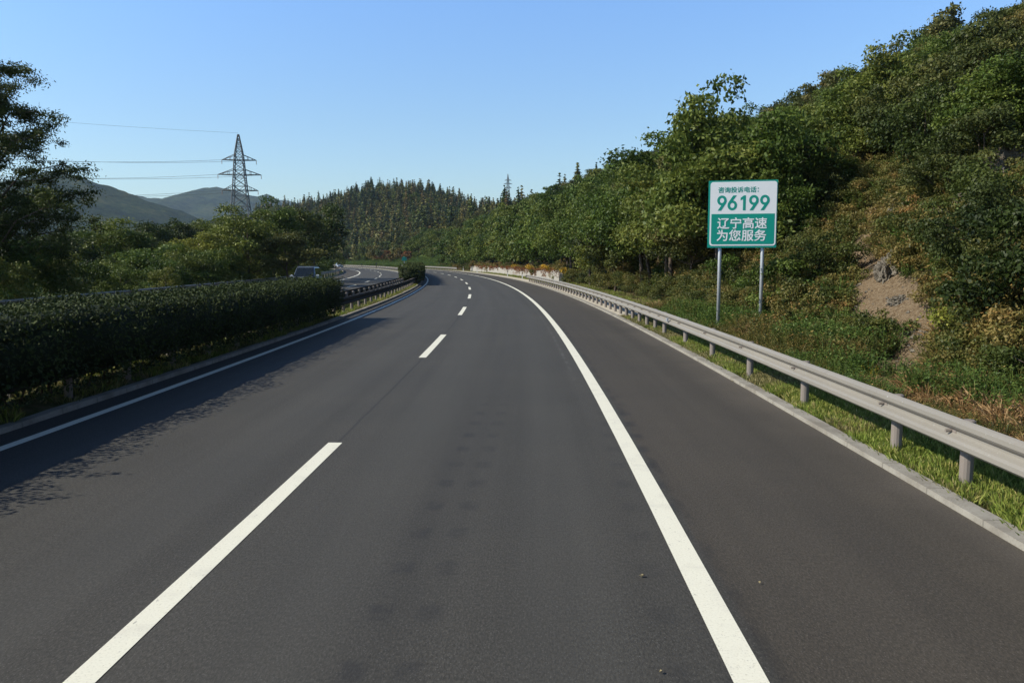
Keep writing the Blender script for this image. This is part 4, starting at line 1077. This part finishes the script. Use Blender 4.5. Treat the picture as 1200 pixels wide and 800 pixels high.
py1, tips1 = pylon((-100.5, 300, -.2), 49.0, .93, R(8), 'large lattice power pylon rising behind the trees on the left', .24)
pylon((-5.0, 1000, 68.5), 39.5, .62, R(5), 'small distant power pylon above the trees on the skyline', .30)
bpy.context.view_layer.update()
far_l = [Vector((-255, 176, 0)) + Vector((dx, 0, z)) for dx, z in ((-3, 41), (3.2, 41), (-4, 35), (4.2, 35), (-3.4, 28.5), (3.4, 28.5))]
WL = ['upper', 'upper', 'middle', 'middle', 'lower', 'lower']
for i in range(7):
    if i < 6: a = py1.matrix_world @ (tips1[i] + Vector((0, 0, 0))); b = far_l[i]; sag = 6.5; rad = .045
    else: a = Vector((-100.5, 300, 48.8)); b = Vector((-255, 176, 49)); sag = 2.6; rad = .03
    pts = [a.lerp(b, t) - Vector((0, 0, 4 * sag * t * (1 - t))) for t in [k / 24 for k in range(25)]]
    mb = MB(); mb.tube(pts, rad, 4); o = obj('power_cable', mb.mesh('power_cable', M['wire']))
    lab = ('thin topmost earth wire running left from the peak of the large pylon' if i == 6 else
           '%s power cable running left from the %s crossarm of the large pylon' % (('left', 'right')[i % 2], WL[i]))
    tag(o, lab, 'power cable', 'cables of the large pylon')

# ------------------------------------------------------------------ cars
M['tyre'] = plain('tyre', (.02, .02, .02), .8); M['rim'] = plain('rim', (.4, .4, .42), .35, .5, .7); M['glass'] = plain('car_glass', (.012, .018, .025), .06, .9, 0, 0)
M['lamp'] = plain('car_lamp', (.7, .72, .75), .1, .8, 0, 0); M['trim'] = plain('car_trim', (.03, .03, .03), .5); M['tail'] = plain('tail_lamp', (.35, .02, .02), .2, .6)
def carpaint(name, col): 
    m = NT(name); p = m.bsdf(col, .32, .5, .55); p.inputs['Coat Weight'].default_value = .6; return m.m
def car(loc, rz, paint_, Hc, label, rack=True):
    e = empty('car', loc); e.rotation_euler = (0, 0, rz)    # the nose points to -Y of the car
    L = [-2.32, -2.28, -2.1, -1.75, -1.1, -.9, 0, 1.0, 1.9, 2.15, 2.28, 2.32]; zt = [.62, .78, .90, .97, 1.05, 1.06, 1.06, 1.07, 1.06, 1.03, .95, .70]; wd = [.62, .74, .84, .89, .91, .91, .92, .92, .90, .87, .80, .68]
    V = []; k = 10
    for y, z, w_ in zip(L, zt, wd):
        sec = [(.80 * w_, .26), (.97 * w_, .36), (w_, .55), (.985 * w_, z - .12), (.9 * w_, z)]
        V += [(a, y, b) for a, b in sec] + [(-a, y, b) for a, b in reversed(sec)]
    F = [(i * k + j, i * k + (j + 1) % k, (i + 1) * k + (j + 1) % k, (i + 1) * k + j) for i in range(len(L) - 1) for j in range(k)] + [tuple(range(k - 1, -1, -1)), tuple(range((len(L) - 1) * k, len(L) * k))]
    body = obj('body', mk('body', V, F, paint_, smooth=True), e)
    m_ = body.modifiers.new('b', 'BEVEL'); m_.width = .03; m_.segments = 2; m_.limit_method = 'ANGLE'
    B = [(-.86, -1.15, 1.04), (.86, -1.15, 1.04), (.86, 2.18, 1.04), (-.86, 2.18, 1.04)]; Tq = [(-.66, -.38, Hc), (.66, -.38, Hc), (.68, 1.92, Hc - .03), (-.68, 1.92, Hc - .03)]
    cab = obj('cabin', mk('cabin', B + Tq, [(4, 5, 6, 7), (0, 1, 5, 4), (1, 2, 6, 5), (2, 3, 7, 6), (3, 0, 4, 7)], paint_), e)
    m_ = cab.modifiers.new('b', 'BEVEL'); m_.width = .17; m_.segments = 5
    def win(q, u0, u1, v0, v1, nm):
        q = [Vector(p) for p in q]; nrm = (q[1] - q[0]).cross(q[3] - q[0]).normalized()
        def at(u, v): return q[0].lerp(q[1], u).lerp(q[3].lerp(q[2], u), v)
        f = [at(u0, v0), at(u1, v0), at(u1, v1), at(u0, v1)]; V = [p + nrm * .012 for p in f] + [p - nrm * .02 for p in f]
        obj(nm, mk(nm, V, [(0, 1, 2, 3), (7, 6, 5, 4), (0, 4, 5, 1), (1, 5, 6, 2), (2, 6, 7, 3), (3, 7, 4, 0)], M['glass']), e)
    fr = [B[0], B[1], Tq[1], Tq[0]]; ri = [B[1], B[2], Tq[2], Tq[1]]; le = [B[3], B[0], Tq[0], Tq[3]]; re = [B[2], B[3], Tq[3], Tq[2]]
    win(fr, .05, .95, .06, .88, 'windshield'); win(re, .08, .92, .15, .85, 'rear_window')
    for u0, u1 in ((.10, .38), (.41, .70), (.73, .92)): win(ri, u0, u1, .1, .86, 'side_window'); win(le, 1 - u1, 1 - u0, .1, .86, 'side_window')
    for x in (-.93, .93):
        for y in (-1.42, 1.38):
            mb = MB(); mb.tube([(x - .1, y, .33), (x - .09, y, .33), (x + .09, y, .33), (x + .1, y, .33)], [.3, .33, .33, .3], 22); wo = obj('wheel', mb.mesh('tyre', M['tyre']), e)
            mb = MB(); sx = 1 if x > 0 else -1; mb.tube([(x + sx * .09, y, .33), (x + sx * .105, y, .33)], [.21, .19], 16); obj('rim', mb.mesh('rim', M['rim']), wo)
        sx = 1 if x > 0 else -1
        mb = MB(); mb.box((sx * 1.0, -.78, 1.16), (.20, .12, .15)); mb.box((sx * .9, -.78, 1.1), (.14, .05, .05)); mo = obj('mirror', mb.mesh('mirror', M['lamp'] if rack else paint_), e)
        m2 = mo.modifiers.new('b', 'BEVEL'); m2.width = .02
        mb = MB(); mb.box((sx * .62, -2.22, .78), (.34, .16, .16)); obj('headlight', mb.mesh('headlight', M['lamp']), e)
        mb = MB(); mb.box((sx * .72, 2.25, .88), (.22, .12, .26)); obj('tail_light', mb.mesh('tail_light', M['tail']), e)
        if rack:
            mb = MB(); mb.tube([(sx * .6, -.2, Hc + .0), (sx * .6, -.1, Hc + .06), (sx * .61, 1.6, Hc + .05), (sx * .61, 1.75, Hc - .02)], .02, 6); obj('roof_rail', mb.mesh('roof_rail', M['trim']), e)
    mb = MB(); mb.box((0, -2.31, .68), (.8, .04, .16)); mb.box((0, -2.33, .40), (1.2, .04, .14)); obj('grille', mb.mesh('grille', M['trim']), e)
    tag(e, label, 'car', 'cars on the opposite carriageway')
c1 = P(63.5, -12.75, .0); car(c1, head(63.5), carpaint('paint_grey', (.16, .18, .20)), 1.86, 'grey off-roader approaching on the opposite carriageway, only its top visible above the hedge')
c2 = P(262, -12.6, 0); car(c2, head(262), carpaint('paint_white', (.72, .76, .85)), 1.5, 'small white and blue car far away on the opposite carriageway', False)

# ------------------------------------------------------------------ low vegetation (stuff)
def tuft(seed, n, h, spread, mat, wd=.012, lean=.5, leafy=0, lsz=.06):
    r_ = np.random.default_rng(seed); V = []; tt = []
    for i in range(n):
        a = r_.random() * 6.28; d = spread * r_.random() ** .7; b = np.array([math.cos(a) * d, math.sin(a) * d, -.03]); hh = h * (.5 + .7 * r_.random())
        ln = np.array([math.cos(a) * lean * r_.random() + r_.normal() * .15, math.sin(a) * lean * r_.random() + r_.normal() * .15, 1.0]); ln /= np.linalg.norm(ln)
        t = b + ln * hh; sd = np.cross(ln, r_.normal(size=3)); sd /= np.linalg.norm(sd); mid = b + ln * hh * .55 + np.array([0, 0, .06 * hh]); t = t - np.array([0, 0, .12 * hh])
        V += [b, mid - sd * wd, t, mid + sd * wd]; tt.append(r_.random())
        for q in range(leafy):
            c = b + (t - b) * (.25 + .75 * r_.random()) + r_.normal(size=3) * .03; u = r_.normal(size=3); u[2] *= .5; u /= np.linalg.norm(u); s_ = np.cross(u, [r_.normal() * .5, r_.normal() * .5, 1]); s_ /= np.linalg.norm(s_)
            l = lsz * (.6 + .8 * r_.random()); V += [c + u * l, c + s_ * l * .35, c - u * l * .3, c - s_ * l * .35]; tt.append(r_.random())
    V = np.array(V); n = len(tt); return mk('tuft', V, np.arange(4 * n).reshape(n, 4), M[mat], tint=tt)
grass_p = [tuft(200 + i, 46, .15, .10, 'leaf_grass', .005, .8) for i in range(3)]
dry_p = [tuft(210 + i, 40, .13, .11, 'leaf_drygrass', .005, .8) for i in range(3)]
fern_p = [tuft(220 + i, 60, .55, .28, 'leaf_fern', .014, 1.3, 2, .05) for i in range(3)]
weed_p = [tuft(230 + i, 34, .85, .30, 'leaf_tall', .008, .55, 9, .065) for i in range(3)]
brown_p = [tuft(240 + i, 40, .75, .30, 'leaf_scrub', .007, .6, 8, .05) for i in range(3)]
flower_p = [tuft(250, 16, .6, .25, 'leaf_yellow', .003, .5, 3, .03)]
bush_p = [make_broad(260 + i, .9, .55, 1500, .07, 'leaf_scrub', 12, .22, -.05, limbs=0)[0] for i in range(3)]
pts = []; r = np.random.default_rng(21)
def nz(x, y, f=.5, z=0): return mn.noise(Vector((x * f, y * f, z)))
while len(pts) < 5200:
    s_ = 2.5 + 31 * r.random() ** 1.35; o_ = 6.72 + 1.75 * r.random()
    p = P(s_, o_); dry = nz(p.x, p.y, .7, 4) + (s_ - 12) * .035 + (.25 if o_ < 6.82 else 0)
    pts.append((p.x, p.y, 0.0, r.random() * 6.28, .6 + .7 * r.random(), (3 + r.integers(3)) if dry + r.normal() * .2 > .35 else r.integers(3)))
gn_stuff('verge_grass', 'bright green grass growing between the kerb and the right guardrail', grass_p + dry_p, pts)
pts = []
while len(pts) < 1500:
    s_ = 34 + 120 * r.random(); o_ = 8.0 + 2.4 * r.random(); p = P(s_, o_); pts.append((p.x, p.y, Hr(s_, o_), r.random() * 6.28, 1 + r.random(), r.integers(6)))
for _ in range(1900):
    s_ = -3 + 80 * r.random(); o_ = -6.25 + 1.4 * r.random(); p = P(s_, o_); pts.append((p.x, p.y, .06, r.random() * 6.28, .8 + .9 * r.random(), r.integers(6)))
gn_stuff('rough_grass', 'sparse rough grass under the median hedge and behind the far part of the right guardrail', grass_p + dry_p, pts)
pts = []
while len(pts) < 2900:
    s_ = 3 + 34 * r.random() ** 1.1; o_ = 8.15 + 4.2 * r.random(); p = P(s_, o_); v = nz(p.x, p.y, .22, 2) + .25 * nz(p.x, p.y, 1, 3)
    if pdist(p.x, p.y) < .55 or (hides_path(p.x, p.y, Hr(s_, o_), .35, .15) and r.random() < .8): continue
    rusty = (6 if (8.5 < o_ < 11.3 and 6 < s_ < 15 and v > -.25) or v > .3 else 0)
    ix = r.integers(3) + (0 if rusty and r.random() < .72 else (3 if v < .05 and r.random() < .75 else 6)); 
    if r.random() < .03: ix = 9
    hsc = (.35 + .5 * r.random()) * (.65 if o_ < 9 else 1)
    pts.append((p.x, p.y, Hr(s_, o_), r.random() * 6.28, hsc * (1.15 if s_ > 18 else .9), ix))
gn_stuff('weeds', 'tangle of green weeds and rust-orange ferns behind the right guardrail', fern_p + weed_p + brown_p + flower_p, pts)
pts = []
for it in range(21000):
    s_ = 3 + 95 * r.random() ** 1.25; o_ = 11 + 36 * r.random() ** 1.2
    if it > 17500: s_ = 14 + 26 * r.random(); o_ = 10.5 + 11 * r.random()
    p = P(s_, o_); d = pdist(p.x, p.y) if s_ < 50 else 9
    if d < .5 or (d < .95 and r.random() < .55): continue
    z = Hr(s_, o_)
    if not visible(p.x, p.y, z, 2, 20): continue
    if s_ > 45 and r.random() < .6: continue
    v = nz(p.x, p.y, .16, 7); q = r.random()
    if s_ < 40 and hides_path(p.x, p.y, z, .35, .15) and r.random() < .86: continue
    if any(math.hypot(p.x - a - .25 * c, p.y - b) < c * .95 for a, b, c in ROCKS): continue
    ix = (r.integers(3) if q < .36 else 3 + r.integers(3) if q < .72 else (6 + r.integers(3) if v < .1 else 9 + r.integers(3)))
    pts.append((p.x, p.y, z - .03, r.random() * 6.28, (.45 + .65 * r.random()) * (1 + s_ * .006), ix))
gn_stuff('undergrowth', 'low undergrowth of small bushes and weeds covering the right slope', bush_p + brown_p + weed_p + fern_p, pts)
print('undergrowth', len(pts))
# grass bank far round the bend
pts = []
for _ in range(2600):
    s_ = 205 + 190 * r.random(); o_ = 8.2 + 13 * r.random(); p = P(s_, o_); pts.append((p.x, p.y, Z(p.x, p.y), r.random() * 6.28, 1.0 + .7 * r.random(), r.integers(3)))
gn_stuff('bank_grass', 'tall grass on the low bank far round the bend', weed_p, pts)

# fallen leaves, litter stone
lm = plain('fallen_leaf', (.30, .25, .14), .8)
for (px, py, sz, rz, lab) in ((752, 676, .02, .4, 'small yellowed fallen leaf on the asphalt left of the solid line'), (774, 789, .012, 1.2, 'fallen leaf at the bottom edge of the photo, left of the solid line'),
                              (890, 684, .010, 2.0, 'fallen leaf on the shoulder right of the solid line'), (858, 447, .03, .2, 'pale fallen leaf on the shoulder near the kerb')):
    a = R(5.78); u = (px - 600) / 938; v = (py - 400) / 938; d = Vector((u, math.cos(a) - v * math.sin(a), -(v * math.cos(a) + math.sin(a)))); p = Vector((0, 0, H_CAM)) + d * (H_CAM / -d.z)
    V = [(sz * math.cos(t) * (1 - .3 * math.cos(3 * t)), .6 * sz * math.sin(t), .006 + .012 * abs(math.sin(t * 1.5))) for t in [k * .698 for k in range(9)]]
    o = obj('fallen_leaf', mk('fallen_leaf', V + [(a_, b_, c_ + .002) for a_, b_, c_ in V], [tuple(range(9)), tuple(range(17, 8, -1))], lm)); o.location = (p.x, p.y, .003); o.rotation_euler = (0, 0, rz)
    tag(o, lab, 'leaf', 'leaves fallen on the road')
p = P(25.6, 7.9); sm = rock_mesh(31, .22, .1, .07); o = obj('stone', sm); o.location = (p.x, p.y, .05); tag(o, 'flat pale stone lying in the grass behind a guardrail post', 'stone')

# ------------------------------------------------------------------ air
def haze():
    m = NT('haze_air'); pv = m.new('ShaderNodeVolumePrincipled'); pv.inputs['Color'].default_value = (.62, .80, 1.0, 1); pv.inputs['Density'].default_value = .00009; pv.inputs['Anisotropy'].default_value = .2
    m.L(pv.outputs[0], m.out.inputs['Volume'])
    mb = MB(); x0, x1, y0, y1, z0, z1 = -6600, 6600, -400, 8600, -4, 385
    mb.box(((x0 + x1) / 2, (y0 + y1) / 2, (z0 + z1) / 2), (x1 - x0, y1 - y0, z1 - z0)); tag(obj('haze', mb.mesh('haze', m.m)), kind='stuff')
haze()
print('script', time.time() - T0)
